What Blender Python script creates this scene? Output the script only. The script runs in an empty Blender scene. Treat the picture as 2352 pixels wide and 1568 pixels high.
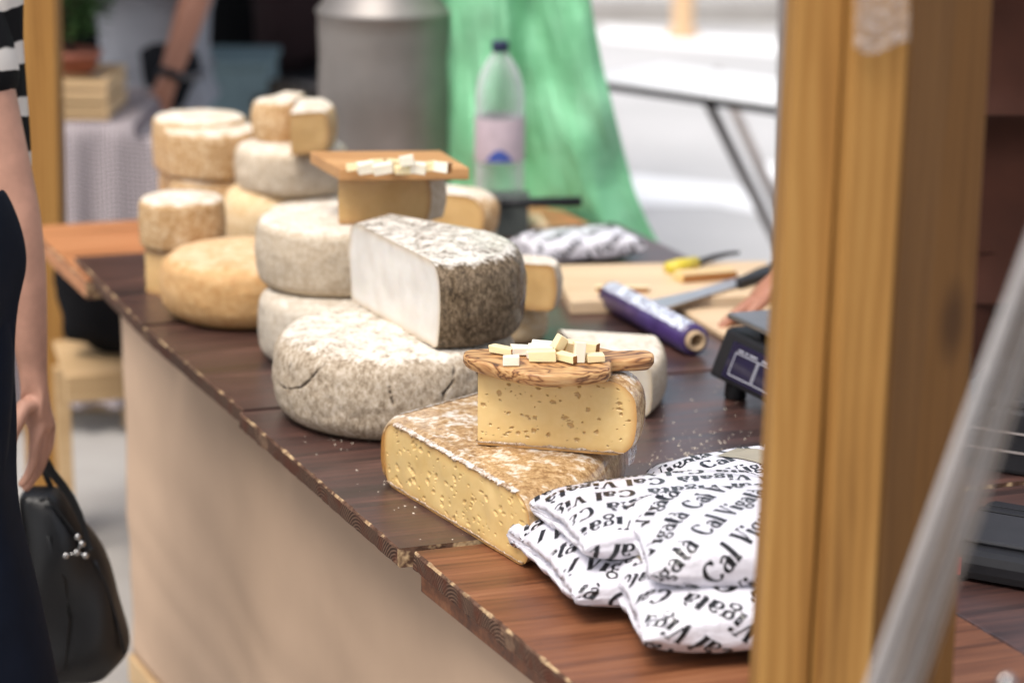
import bpy, bmesh, math, random
from mathutils import Vector, Matrix, noise, Euler
random.seed(7)
sc = bpy.context.scene
C = sc.collection
PI = math.pi
rad = math.radians

# ------------------------------------------------------------------ camera
T = 0.75                      # counter top height
CAMZ = 1.67
PITCH, ROLL = 15.0, 0.5
cam_d = bpy.data.cameras.new('camera')
cam = bpy.data.objects.new('camera', cam_d)
C.objects.link(cam)
cam_d.sensor_width = 36.0
cam_d.lens = 81.57
cam_d.clip_start = 0.05
cam_d.clip_end = 400
cam.matrix_world = (Matrix.Translation((0, 0, CAMZ)) @ Matrix.Rotation(rad(90 - PITCH), 4, 'X')
                    @ Matrix.Rotation(rad(ROLL), 4, 'Z'))
cam_d.dof.use_dof = True
cam_d.dof.focus_distance = 2.70
cam_d.dof.aperture_fstop = 2.9
sc.camera = cam

# ------------------------------------------------------------------ light
SUN_EL, SUN_AZ = 62, 215       # high and soft, from the left behind the camera
w = bpy.data.worlds.new('World'); sc.world = w
w.use_nodes = True
nt = w.node_tree
bg = nt.nodes['Background']
sky = nt.nodes.new('ShaderNodeTexSky')
sky.sky_type = 'NISHITA'
sky.sun_disc = False
sky.sun_elevation = rad(SUN_EL)
sky.sun_rotation = rad(SUN_AZ)
sky.air_density = 1.0
sky.dust_density = 3.5
sky.ozone_density = 0.6
hs = nt.nodes.new('ShaderNodeHueSaturation'); hs.inputs['Saturation'].default_value = .5   # milky, overcast sky
nt.links.new(sky.outputs[0], hs.inputs['Color']); nt.links.new(hs.outputs[0], bg.inputs[0])
bg.inputs[1].default_value = 0.15
sl = bpy.data.lights.new('sun', 'SUN')
sl.energy = 1.5
sl.angle = rad(28)
sl.color = (1.0, 0.94, 0.86)
so = bpy.data.objects.new('sun', sl)
C.objects.link(so)
az = rad(SUN_AZ)
sd = Vector((math.sin(az) * math.cos(rad(SUN_EL)), math.cos(az) * math.cos(rad(SUN_EL)), math.sin(rad(SUN_EL))))
so.rotation_euler = sd.to_track_quat('Z', 'Y').to_euler()
sc.view_settings.view_transform = 'Standard'
sc.view_settings.look = 'None'
sc.view_settings.exposure = 0.70
sc.view_settings.gamma = 1.0
sc.view_settings.use_curve_mapping = False

# ------------------------------------------------------------------ helpers
def W(u, v, z=T):
    """point of the plane at height z seen at (u, v) of a 2352-wide view of the place"""
    a, b = (u - 1176) / 5329.0, (v - 784) / 5329.0
    c, s = math.cos(rad(ROLL)), math.sin(rad(ROLL))
    a, b = a * c + b * s, -a * s + b * c
    p = rad(PITCH)
    d = Vector((a, math.cos(p) - b * math.sin(p), -math.sin(p) - b * math.cos(p)))
    return Vector((0, 0, CAMZ)) + d * ((z - CAMZ) / d.z)

def WY(u, v, y):
    a, b = (u - 1176) / 5329.0, (v - 784) / 5329.0
    c, s = math.cos(rad(ROLL)), math.sin(rad(ROLL))
    a, b = a * c + b * s, -a * s + b * c
    p = rad(PITCH)
    d = Vector((a, math.cos(p) - b * math.sin(p), -math.sin(p) - b * math.cos(p)))
    return Vector((0, 0, CAMZ)) + d * (y / d.y)

def tag(o, label=None, cat=None, group=None, kind=None):
    if label: o['label'] = label
    if cat: o['category'] = cat
    if group: o['group'] = group
    if kind: o['kind'] = kind
    return o

def empty(name, loc=(0, 0, 0), rz=0.0, **k):
    o = bpy.data.objects.new(name, None)
    C.objects.link(o)
    o.location = loc
    o.rotation_euler = (0, 0, rz)
    o.empty_display_size = 0.05
    return tag(o, **k)

def mesh_obj(name, verts, faces, mats, parent=None, smooth=False, fm=None, attr=None, **k):
    me = bpy.data.meshes.new(name)
    me.from_pydata([tuple(v) for v in verts], [], faces)
    if not isinstance(mats, (list, tuple)): mats = [mats]
    for m in mats: me.materials.append(m)
    if fm:
        me.polygons.foreach_set('material_index', fm)
    if smooth is True:
        me.polygons.foreach_set('use_smooth', [True] * len(me.polygons))
    if attr:
        for n, vals in attr.items():
            a = me.attributes.new(n, 'FLOAT', 'POINT')
            a.data.foreach_set('value', vals)
    me.update()
    o = bpy.data.objects.new(name, me)
    C.objects.link(o)
    if parent: o.parent = parent
    return tag(o, **k)

def bevel(o, w=0.002, seg=2, ang=35):
    m = o.modifiers.new('bevel', 'BEVEL')
    m.width = w; m.segments = seg
    m.limit_method = 'ANGLE'; m.angle_limit = rad(ang)
    return o

def box(name, sx, sy, sz, mat, parent=None, loc=(0, 0, 0), rot=(0, 0, 0), bev=0.0, org=(0, 0, 0), **k):
    """box, org in -1..1 says where the origin sits (z=-1: at the bottom)"""
    v = []
    for z in (-1, 1):
        for x, y in ((-1, -1), (1, -1), (1, 1), (-1, 1)):
            v.append(((x - org[0]) * sx / 2, (y - org[1]) * sy / 2, (z - org[2]) * sz / 2))
    f = [(3, 2, 1, 0), (4, 5, 6, 7), (0, 1, 5, 4), (1, 2, 6, 5), (2, 3, 7, 6), (3, 0, 4, 7)]
    o = mesh_obj(name, v, f, mat, parent, **k)
    o.location = loc; o.rotation_euler = rot
    if bev: bevel(o, bev)
    return o

def prism(name, pts, z0, z1, mat, parent=None, bev=0.0, fm_side=None, **k):
    n = len(pts)
    v = [(p[0], p[1], z0) for p in pts] + [(p[0], p[1], z1) for p in pts]
    f = [tuple(range(n))[::-1], tuple(range(n, 2 * n))]
    for i in range(n):
        j = (i + 1) % n
        f.append((i, j, n + j, n + i))
    o = mesh_obj(name, v, f, mat, parent, **k)
    if bev: bevel(o, bev)
    return o

def ccw(pts):
    a = sum(pts[i][0] * pts[(i + 1) % len(pts)][1] - pts[(i + 1) % len(pts)][0] * pts[i][1] for i in range(len(pts)))
    return list(pts) if a > 0 else list(pts)[::-1]

def lathe(name, prof, mat, parent=None, seg=48, loc=(0, 0, 0), rot=(0, 0, 0), fm=None, **k):
    v, f, mi = [], [], []
    n = len(prof)
    for i in range(seg):
        a = 2 * PI * i / seg
        for r, z in prof:
            v.append((r * math.cos(a), r * math.sin(a), z))
    for i in range(seg):
        for j in range(n - 1):
            a, b = i * n + j, ((i + 1) % seg) * n + j
            f.append((a, b, b + 1, a + 1))
            mi.append(fm[j] if fm else 0)
    o = mesh_obj(name, v, f, mat, parent, smooth=True, fm=mi, **k)
    o.location = loc; o.rotation_euler = rot
    return o

def tube(name, pts, r, mat, parent=None, seg=10, closed=False, **k):
    pts = [Vector(p) for p in pts]
    rs = r if isinstance(r, (list, tuple)) else [r] * len(pts)
    v, f = [], []
    n = len(pts)
    up = Vector((0, 0, 1))
    for i, p in enumerate(pts):
        d = (pts[min(i + 1, n - 1)] - pts[max(i - 1, 0)]).normalized()
        x = d.cross(up)
        if x.length < 1e-3: x = d.cross(Vector((0, 1, 0)))
        x.normalize(); y = x.cross(d)
        for k2 in range(seg):
            a = 2 * PI * k2 / seg
            v.append(p + (x * math.cos(a) + y * math.sin(a)) * rs[i])
    for i in range(n - 1):
        for k2 in range(seg):
            a, b = i * seg + k2, i * seg + (k2 + 1) % seg
            f.append((a, a + seg, b + seg, b))
    f.append(tuple(range(seg)))
    f.append(tuple(range((n - 1) * seg, n * seg))[::-1])
    return mesh_obj(name, v, f, mat, parent, smooth=True, **k)

def nz(p, s=1.0, o=0.0):
    return noise.noise(Vector((p[0] * s + o, p[1] * s - o * .7, p[2] * s + o * 1.3)))

def lump(name, c, sx, sy, sz, mat, label, cat, seed):
    vs, fs = [], []
    n1, n2 = 32, 18
    for i in range(n2 + 1):
        th = PI * i / n2
        for j in range(n1):
            ph = 2 * PI * j / n1
            q = Vector((math.sin(th) * math.cos(ph), math.sin(th) * math.sin(ph), math.cos(th)))
            f = 1 + .25 * nz(q, 1.8, seed)
            e_ = .7
            vs.append((math.copysign(abs(q.x) ** e_, q.x) * sx * f, math.copysign(abs(q.y) ** e_, q.y) * sy * f, (math.copysign(abs(q.z) ** e_, q.z) * f + 1) * sz))
    for i in range(n2):
        for j in range(n1):
            fs.append((i * n1 + j, (i + 1) * n1 + j, (i + 1) * n1 + (j + 1) % n1, i * n1 + (j + 1) % n1))
    o = mesh_obj(name, vs, fs, mat, smooth=True, label=label, cat=cat)
    o.location = c
    return o

# ------------------------------------------------------------------ materials
class M:
    def __init__(s, name, rough=0.6, spec=0.5, metal=0.0, color=(.5, .5, .5)):
        s.m = bpy.data.materials.new(name); s.m.use_nodes = True
        s.nt = s.m.node_tree; s.b = s.nt.nodes['Principled BSDF']
        s.b.inputs['Roughness'].default_value = rough
        s.b.inputs['Specular IOR Level'].default_value = spec
        s.b.inputs['Metallic'].default_value = metal
        s.b.inputs['Base Color'].default_value = (*color, 1)
    def n(s, t, **k):
        x = s.nt.nodes.new(t)
        for a, b in k.items():
            if a in x.inputs: x.inputs[a].default_value = b
            else: setattr(x, a, b)
        return x
    def l(s, a, b): s.nt.links.new(a, b)
    def coord(s, scale=(1, 1, 1), rot=(0, 0, 0), kind='Object', loc=(0, 0, 0)):
        tc = s.n('ShaderNodeTexCoord'); mp = s.n('ShaderNodeMapping')
        mp.inputs['Scale'].default_value = scale; mp.inputs['Rotation'].default_value = rot
        mp.inputs['Location'].default_value = loc
        s.l(tc.outputs[kind], mp.inputs[0]); return mp.outputs[0]
    def noise(s, vec, scale, detail=4, rough=.55, dist=0.0):
        x = s.n('ShaderNodeTexNoise'); x.inputs['Scale'].default_value = scale
        x.inputs['Detail'].default_value = detail; x.inputs['Roughness'].default_value = rough
        x.inputs['Distortion'].default_value = dist
        s.l(vec, x.inputs['Vector']); return x.outputs['Fac']
    def ramp(s, fac, stops):
        x = s.n('ShaderNodeValToRGB'); cr = x.color_ramp
        while len(cr.elements) < len(stops): cr.elements.new(.5)
        for e, (p, c) in zip(cr.elements, stops):
            e.position = p; e.color = (*c, 1) if len(c) == 3 else c
        s.l(fac, x.inputs[0]); return x.outputs[0]
    def mix(s, fac, a, b, mode='MIX'):
        x = s.n('ShaderNodeMix'); x.data_type = 'RGBA'; x.blend_type = mode
        for v, i in ((fac, 0), (a, 6), (b, 7)):
            if isinstance(v, (int, float)): x.inputs[i].default_value = v
            elif isinstance(v, tuple): x.inputs[i].default_value = (*v, 1)
            else: s.l(v, x.inputs[i])
        return x.outputs[2]
    def math(s, op, a, b=0.0, clamp=False):
        x = s.n('ShaderNodeMath'); x.operation = op; x.use_clamp = clamp
        for v, i in ((a, 0), (b, 1)):
            if isinstance(v, (int, float)): x.inputs[i].default_value = v
            else: s.l(v, x.inputs[i])
        return x.outputs[0]
    def attr(s, name):
        x = s.n('ShaderNodeAttribute'); x.attribute_name = name; return x.outputs['Fac']
    def col(s, c): s.l(c, s.b.inputs['Base Color']) if not isinstance(c, tuple) else None; return s
    def rgh(s, c): s.l(c, s.b.inputs['Roughness']); return s
    def bump(s, h, strength=.3, dist=.002):
        x = s.n('ShaderNodeBump'); x.inputs['Strength'].default_value = strength
        x.inputs['Distance'].default_value = dist
        s.l(h, x.inputs['Height']); s.l(x.outputs[0], s.b.inputs['Normal']); return s

G3 = lambda v: (v, v, v)

def wood(name, stops, scale=1.0, rough=.45, spec=.5, along='x', streak=28, wear=None, bump=.25, coat=0):
    m = M(name, rough, spec)
    sc_ = {'x': (1, 12, 12), 'y': (12, 1, 12), 'z': (12, 12, 1)}[along]
    c = m.coord(tuple(a * scale for a in sc_))
    a = m.noise(c, 2.2, 6, .62, .6)
    c2 = m.coord(tuple(a_ * scale * (1.0 if a_ == 1 else 4.0) for a_ in sc_))
    b = m.noise(c2, 3.0, 3, .6)
    f = m.math('ADD', m.math('MULTIPLY', a, .65), m.math('MULTIPLY', b, .35))
    col = m.ramp(f, stops)
    if wear:
        c3 = m.coord((3, 9, 9) if along == 'x' else (6, 6, 6))
        wv = m.noise(c3, 8, 5, .7)
        col = m.mix(m.ramp(wv, [(.66, G3(0)), (.76, G3(1))]), col, wear)
    m.col(col)
    m.rgh(m.ramp(a, [(.3, G3(rough - .08)), (.7, G3(rough + .12))]))
    m.bump(f, bump, .0015)
    if coat:
        m.b.inputs['Coat Weight'].default_value = coat; m.b.inputs['Coat Roughness'].default_value = .28; m.b.inputs['Coat IOR'].default_value = 1.6
    return m.m

mDark = wood('stained_dark_board', [(.36, (.020, .011, .010)), (.46, (.042, .021, .018)), (.56, (.078, .034, .026)), (.66, (.15, .068, .048))], rough=.38, spec=.7, wear=(.15, .10, .08), coat=.32)
mRed = wood('stained_reddish_board', [(.34, (.045, .017, .010)), (.44, (.125, .044, .018)), (.54, (.20, .073, .030)), (.70, (.32, .14, .065))], rough=.38, spec=.6, wear=(.06, .03, .025))
mOrange = wood('orange_board', [(.3, (.3, .12, .05)), (.5, (.45, .19, .08)), (.7, (.55, .26, .12))], rough=.4)
def pine(name, lo, mid, hi, knot):
    """planed pine: long grain lines, knots with the grain bending round them"""
    m = M(name, .62, .15)
    c = m.coord((1, 1, .10)); n0 = m.noise(c, 14, 4, .6, .4)
    x = m.n('ShaderNodeTexWave'); x.wave_type = 'BANDS'; x.bands_direction = 'X'
    x.inputs['Scale'].default_value = 26; x.inputs['Distortion'].default_value = 7; x.inputs['Detail'].default_value = 3; x.inputs['Detail Scale'].default_value = 1.2
    m.l(c, x.inputs['Vector'])
    n9 = m.noise(m.coord((1, 1, .04)), 90, 3)
    f = m.math('ADD', m.math('MULTIPLY', n0, .66), m.math('ADD', m.math('MULTIPLY', x.outputs['Fac'], .12), m.math('MULTIPLY', n9, .22)))
    col = m.ramp(f, [(.25, lo), (.5, mid), (.75, hi)])
    v = m.n('ShaderNodeTexVoronoi'); v.inputs['Scale'].default_value = 5.5; v.inputs['Randomness'].default_value = 1
    m.l(m.coord((1, 1, .55)), v.inputs['Vector'])
    col = m.mix(m.ramp(v.outputs['Distance'], [(.07, G3(.85)), (.15, G3(0))]), col, knot)
    m.col(col).bump(f, .3, .0015)
    return m.m
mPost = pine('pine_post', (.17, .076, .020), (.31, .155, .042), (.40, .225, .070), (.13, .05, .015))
mPostShade = pine('pine_post_shaded', (.10, .043, .011), (.155, .070, .019), (.19, .090, .027), (.06, .025, .008))  # darker copy of the post pine: shade of side face and gap painted in
mPale = wood('pale_beech', [(.3, (.52, .36, .21)), (.5, (.62, .45, .28)), (.7, (.7, .54, .36))], rough=.5)
mCrate = wood('crate_pine', [(.3, (.42, .27, .13)), (.5, (.52, .35, .18)), (.7, (.6, .43, .25))], rough=.6)
mServe = wood('serving_board', [(.3, (.36, .17, .06)), (.5, (.5, .26, .1)), (.7, (.62, .36, .16))], rough=.5)

def endgrain():
    m = M('end_grain', .8, .2)
    c = m.coord((1, 1, 1))
    x = m.n('ShaderNodeTexWave'); x.wave_type = 'RINGS'; x.rings_direction = 'X'
    x.inputs['Scale'].default_value = 75; x.inputs['Distortion'].default_value = 3
    x.inputs['Detail'].default_value = 2; x.inputs['Detail Scale'].default_value = .4
    sp = m.n('ShaderNodeSeparateXYZ'); m.l(c, sp.inputs[0]); cb = m.n('ShaderNodeCombineXYZ')
    pp_ = m.n('ShaderNodeMath'); pp_.operation = 'PINGPONG'; pp_.inputs[1].default_value = .062; m.l(sp.outputs[1], pp_.inputs[0])
    m.l(pp_.outputs[0], cb.inputs[1]); m.l(m.math('ADD', sp.outputs[2], .045), cb.inputs[2])
    m.l(cb.outputs[0], x.inputs['Vector'])
    col = m.ramp(x.outputs['Fac'], [(.1, (.035, .018, .012)), (.6, (.085, .046, .03)), (1, (.15, .09, .06))])
    n1 = m.noise(c, 35, 4)
    col = m.mix(m.ramp(n1, [(.45, G3(0)), (.65, G3(1))]), col, (.085, .03, .017))
    n2 = m.noise(c, 14, 3)
    col = m.mix(m.ramp(n2, [(.58, G3(0)), (.66, G3(.7))]), col, (.3, .19, .12))
    m.col(col).bump(m.math('ADD', x.outputs['Fac'], n1), .35, .001)
    return m.m
mEnd = endgrain()

def rawedge():
    m = M('raw_worn_edge', .8, .2)
    c = m.coord((2, 2, 2)); n1 = m.noise(c, 40, 3)
    n2 = m.noise(c, 9, 4, .7); base = m.ramp(n1, [(.4, (.07, .035, .022)), (.6, (.13, .07, .045))]); m.col(m.mix(m.ramp(n2, [(.50, G3(0)), (.58, G3(1))]), base, m.ramp(n1, [(.35, (.28, .17, .09)), (.6, (.55, .39, .22))]))).bump(n1, .5, .002)
    return m.m
mRaw = rawedge()

def rind(name, lo, mid, hi, white=(.82, .80, .76), topw=.5, scale=60, rough=.85, streak=1.0, whiten=(.5, .62), spec=.2, coat=0.0, bump=.5, crack=False, pores=True):
    """mould-covered rind: mottled, whiter towards the upper face"""
    m = M(name, rough, spec)
    c = m.coord((1, 1, streak))
    n1 = m.noise(c, scale, 7, .68)
    n2 = m.noise(c, scale * .28, 4, .6, .5)
    n3 = m.noise(c, scale * 3.2, 3, .6)
    f = m.math('ADD', m.math('MULTIPLY', n1, .55), m.math('ADD', m.math('MULTIPLY', n2, .18), m.math('MULTIPLY', n3, .27)))
    col = m.ramp(f, [(.41, lo), (.5, mid), (.585, hi)])
    tp = m.attr('white_mask')
    f2 = m.math('ADD', m.math('MULTIPLY', tp, topw), m.math('MULTIPLY', m.math('ADD', m.math('MULTIPLY', n2, .5), m.math('MULTIPLY', n1, .5)), .6))
    col = m.mix(m.ramp(f2, [(whiten[0], G3(0)), (whiten[1], G3(1))]), col, white)
    if crack:
        col = m.mix(m.attr('crack'), col, (.07, .05, .035))
    m.col(col)
    if coat:
        m.b.inputs['Coat Weight'].default_value = coat
        m.b.inputs['Coat Roughness'].default_value = .12
    m.bump(f, bump, .003)
    return m.m

mRindGrey = rind('grey_mottled_rind', (.22, .165, .11), (.42, .34, .25), (.56, .48, .385), white=(.74, .68, .59), topw=.245, scale=170, crack=True, streak=.6, whiten=(.48, .58))
mRindDark = rind('dark_earthy_rind', (.045, .031, .018), (.14, .098, .058), (.25, .185, .12), white=(.76, .71, .63), topw=.265, scale=190, streak=.6, bump=.8, coat=.3, whiten=(.49, .60))
mRindPale = rind('pale_grey_rind', (.43, .335, .235), (.52, .43, .32), (.60, .52, .41), white=(.75, .69, .60), topw=.245, scale=150, streak=.8, whiten=(.45, .6), bump=.35)
mRindPale2 = rind('smooth_white_grey_rind', (.46, .39, .30), (.53, .46, .37), (.60, .54, .45), white=(.73, .68, .60), topw=.22, scale=110, bump=.2, whiten=(.5, .65))
mRindYel = rind('smooth_golden_rind', (.54, .29, .11), (.61, .36, .15), (.66, .42, .20), white=(.78, .62, .42), topw=.26, scale=80, bump=.2, rough=.6, spec=.35, whiten=(.48, .66))
mRindTan = rind('tan_floury_rind', (.34, .19, .08), (.50, .32, .155), (.63, .49, .33), white=(.76, .70, .60), topw=.23, scale=140, whiten=(.44, .56), bump=.35)
mRindWrap = rind('ochre_rind_under_film', (.26, .135, .05), (.50, .31, .14), (.64, .47, .27), white=(.82, .76, .68), topw=.05, scale=95, coat=.9, rough=.5, spec=.5, bump=.9, whiten=(.355, .41), streak=1)
mRindCream = rind('cream_rind', (.56, .38, .19), (.64, .47, .27), (.70, .56, .37), white=(.76, .68, .55), topw=.22, scale=90, bump=.25, whiten=(.5, .65))

def paste(name, a, b, edge, rough=.42, sss=.12):
    m = M(name, rough, .45)
    c = m.coord((1, 1, 1))
    n1 = m.noise(c, 18, 4, .6); n2 = m.noise(c, 140, 3)
    col = m.ramp(m.math('ADD', m.math('MULTIPLY', n1, .8), m.math('MULTIPLY', n2, .2)), [(.35, a), (.65, b)])
    col = m.mix(m.attr('edge'), col, edge)
    col = m.mix(m.attr('hole'), col, tuple(x * .75 for x in edge))
    m.col(col).bump(n1, .3, .003)
    m.b.inputs['Subsurface Weight'].default_value = sss
    m.b.inputs['Subsurface Radius'].default_value = (.012, .006, .002)
    m.b.inputs['Subsurface Scale'].default_value = .5
    m.b.inputs['Coat Weight'].default_value = .35
    m.b.inputs['Coat Roughness'].default_value = .15
    return m.m
mPasteY = paste('yellow_paste', (.66, .44, .165), (.73, .52, .225), (.48, .24, .07))
mPasteO = paste('golden_paste', (.62, .38, .15), (.7, .46, .2), (.45, .24, .09))
mPasteW = paste('white_paste_under_film', (.66, .62, .56), (.74, .71, .66), (.56, .44, .3), rough=.35)
mPasteG = paste('greyish_cream_paste', (.58, .52, .42), (.65, .6, .51), (.5, .4, .28))
mCube = paste('cut_cheese', (.82, .68, .40), (.86, .72, .42), (.5, .3, .12), rough=.5)
mCubeW = paste('cut_cheese_white', (.84, .76, .6), (.88, .82, .68), (.5, .3, .12), rough=.5)
mCrust = M('cube_rind', .7, .3, color=(.30, .13, .04)).m

def olive():
    m = M('olive_wood', .42, .45)
    c = m.coord((7, 16, 30), rot=(0.1, .25, .35))
    n0 = m.noise(c, .9, 4, .55, .8)
    v = m.math('FRACT', m.math('MULTIPLY', n0, 9.0))
    v = m.math('ABSOLUTE', m.math('SUBTRACT', v, .5))
    col = m.ramp(v, [(0.0, (.07, .03, .014)), (.07, (.2, .085, .03)), (.2, (.43, .22, .085)), (.5, (.58, .35, .15))])
    n2 = m.noise(c, 3.0, 5, .6)
    col = m.mix(m.ramp(n2, [(.45, G3(0)), (.75, G3(.55))]), col, (.33, .14, .05))
    m.col(col).bump(v, .15, .001)
    return m.m
mOlive = olive()

def plain(name, col, rough=.6, spec=.5, metal=0.0, var=.12, scale=30, bump=.1):
    m = M(name, rough, spec, metal)
    c = m.coord((1, 1, 1)); n1 = m.noise(c, scale, 4)
    m.col(m.ramp(n1, [(.3, tuple(x * (1 - var) for x in col)), (.7, tuple(min(1, x * (1 + var)) for x in col))]))
    if bump: m.bump(n1, bump, .002)
    return m.m

mKraft = plain('kraft_hardboard', (.50, .355, .25), .85, .15, var=.07, scale=3, bump=.6)
mSteel = plain('brushed_steel', (.42, .40, .39), .38, .5, 1.0, scale=12)
mBlackPl = plain('black_plastic', (.012, .012, .014), .5, .35, scale=60)
mGreyPl = plain('dark_grey_plastic', (.026, .026, .029), .5, .35)
mWhiteLine = plain('white_print', (.42, .42, .46), .5)
mScreen = plain('dark_display', (.012, .01, .035), .12, .6, bump=0)
mWhite = plain('white_laminate', (.82, .82, .82), .4, .5, var=.02)
mAlu = plain('grey_aluminium', (.27, .235, .22), .5, .5, .0)
mPurple = plain('purple_film_roll', (.055, .03, .13), .3, .6, scale=40, var=.25)
mCard = plain('cardboard_core', (.5, .36, .22), .8, .2)
mBlade = plain('knife_steel', (.72, .71, .70), .38, .5, 1.0, var=.05)
mYellowPl = plain('yellow_plastic', (.62, .5, .05), .45)
mBoxG = plain('dark_green_grey_metal', (.075, .085, .08), .5, .5, .2)
mTeal = plain('teal_grey_crate', (.16, .23, .25), .6)
mBrownBag = plain('dark_brown_sacking', (.06, .045, .03), .9)
mMaroon = plain('maroon_fabric', (.014, .003, .004), .95)
mBlackC = plain('black_canvas', (.008, .008, .009), .95, .1)
mTerr = plain('terracotta', (.3, .1, .06), .8)
mLeaf = plain('plant_leaf', (.035, .085, .02), .5, .5, var=.6, scale=20)
mLeaf2 = plain('plant_leaf_light', (.07, .13, .035), .5, .5, var=.4, scale=20)
mSkin = plain('skin', (.42, .225, .16), .55, .3, var=.16, scale=26, bump=.25)
mSkinTan = plain('tanned_skin', (.36, .16, .10), .5, .4, var=.08, scale=9)
mGreyTee = plain('grey_cotton', (.26, .265, .29), .9, .1, var=.12, scale=9, bump=.4)
mBlackTr = plain('black_trousers', (.008, .009, .012), .85, .2, bump=.3)
mNavy = plain('navy_cotton', (.0025, .0045, .011), .85, .15, var=.3, scale=10, bump=.5)
mHair = plain('dark_hair', (.025, .014, .008), .5, .5, var=.4, scale=80)
mRust = plain('rust_brown_apron', (.034, .010, .005), .8, .2, var=.25, scale=8, bump=.4)
mLeather = plain('black_leather', (.003, .003, .004), .45, .5, scale=200, bump=.25)
mChrome = plain('chrome', (.45, .44, .43), .15, .5, 1.0, bump=0)
mInk = M('black_ink', .3, .5, color=(.012, .012, .014)).m
mRedLab = plain('red_label', (.5, .02, .02), .4)
mEye = M('eye', .2, .5, color=(.05, .03, .02)).m
mGold = plain('beige_sticker', (.36, .31, .22), .35, .5, .15, var=.05)
mBottle = None

def stripes():
    m = M('black_white_knit', .9, .1)
    c = m.coord((1, 1, 1)); x = m.n('ShaderNodeSeparateXYZ'); m.l(c, x.inputs[0])
    n1 = m.noise(c, 14, 2)
    z = m.math('ADD', m.math('MULTIPLY', x.outputs[2], 13.5), m.math('MULTIPLY', n1, .35))
    v = m.math('FRACT', z)
    m.col(m.ramp(v, [(.0, (.009, .009, .01)), (.62, (.009, .009, .01)), (.64, (.6, .56, .52)), (.96, (.6, .56, .52)), (1, (.02, .02, .02))]))
    return m.m
mStripe = stripes()

def gingham():
    m = M('gingham_cloth', .9, .1)
    c = m.coord((1, 1, 1)); x = m.n('ShaderNodeSeparateXYZ'); m.l(c, x.inputs[0])
    def sq(o, s):
        return m.math('GREATER_THAN', m.math('FRACT', m.math('MULTIPLY', o, s)), .5)
    f = m.math('ADD', m.math('MULTIPLY', sq(x.outputs[0], 88), .5), m.math('MULTIPLY', sq(m.math('ADD', x.outputs[2], x.outputs[1]), 88), .5))
    m.col(m.ramp(f, [(0, (.58, .53, .53)), (.5, (.26, .215, .225)), (1, (.07, .055, .065))]))
    return m.m
mGing = gingham()

def green():
    m = M('green_tarp', .45, .4)
    c = m.coord((1, 1, 1)); n1 = m.noise(c, 7, 4, .6); n2 = m.noise(c, 90, 2)
    m.col(m.ramp(m.math('ADD', m.math('MULTIPLY', n1, .8), m.math('MULTIPLY', n2, .2)), [(.3, (.17, .49, .25)), (.5, (.22, .55, .31)), (.7, (.28, .60, .37))]))
    m.bump(n1, .5, .02)
    m.b.inputs['Transmission Weight'].default_value = 0
    return m.m
mGreen = green()

def ground(name, a, b, s=3, rough=.85):
    m = M(name, rough, .3)
    c = m.coord((1, 1, 1)); n1 = m.noise(c, s, 6, .6); n2 = m.noise(c, 120, 3)
    m.col(m.ramp(m.math('ADD', m.math('MULTIPLY', n1, .6), m.math('MULTIPLY', n2, .4)), [(.35, a), (.65, b)])).bump(n2, .4, .004)
    return m.m
mPave = ground('pavement_concrete', (.30, .28, .26), (.40, .38, .355))
mRoad = ground('sunlit_concrete_road', (.42, .415, .41), (.52, .51, .505), 1.2)  # paler than the pavement: the street's sunlight is put into this colour
mPaint = ground('road_paint', (.82, .82, .82), (.88, .88, .88), 5)

def film(name, base=.25, tint=(.95, .95, .97), body=(.75, .75, .77), rgh=.15):
    m = bpy.data.materials.new(name); m.use_nodes = True
    t = m.node_tree; t.nodes.clear()
    o = t.nodes.new('ShaderNodeOutputMaterial'); mx = t.nodes.new('ShaderNodeMixShader')
    tr = t.nodes.new('ShaderNodeBsdfTransparent'); tr.inputs[0].default_value = (*tint, 1)
    pr = t.nodes.new('ShaderNodeBsdfPrincipled')
    pr.inputs['Base Color'].default_value = (*body, 1); pr.inputs['Roughness'].default_value = rgh
    lw = t.nodes.new('ShaderNodeLayerWeight'); lw.inputs[0].default_value = .35
    tc = t.nodes.new('ShaderNodeTexCoord'); ns = t.nodes.new('ShaderNodeTexNoise'); ns.inputs['Scale'].default_value = 60
    ns.inputs['Detail'].default_value = 4
    t.links.new(tc.outputs['Object'], ns.inputs['Vector'])
    bp = t.nodes.new('ShaderNodeBump'); bp.inputs['Distance'].default_value = .004; bp.inputs['Strength'].default_value = .8
    t.links.new(ns.outputs[0], bp.inputs['Height']); t.links.new(bp.outputs[0], pr.inputs['Normal'])
    ad = t.nodes.new('ShaderNodeMath'); ad.operation = 'ADD'; ad.use_clamp = True; ad.inputs[1].default_value = base
    t.links.new(lw.outputs['Facing'], ad.inputs[0])
    t.links.new(ad.outputs[0], mx.inputs[0]); t.links.new(tr.outputs[0], mx.inputs[1]); t.links.new(pr.outputs[0], mx.inputs[2])
    t.links.new(mx.outputs[0], o.inputs[0])
    return m
mFilm = film('cling_film', .12)
mPET = film('clear_bottle_plastic', .10, (.92, .97, .95))
mStrip = film('clear_pvc_strip', .45, (.85, .85, .86))

def paper():
    m = M('white_waxed_paper', .32, .5)
    c = m.coord((1, 1, 1)); n1 = m.noise(c, 16, 4, .6, .6); n2 = m.noise(c, 45, 3)
    m.col(m.ramp(n1, [(.3, (.66, .645, .70)), (.6, (.72, .70, .75))]))
    m.bump(m.math('ADD', n1, m.math('MULTIPLY', n2, .4)), .55, .012)
    m.b.inputs['Coat Weight'].default_value = .25
    return m.m
mPaper = paper()
mBluePaper = mPaper

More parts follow.
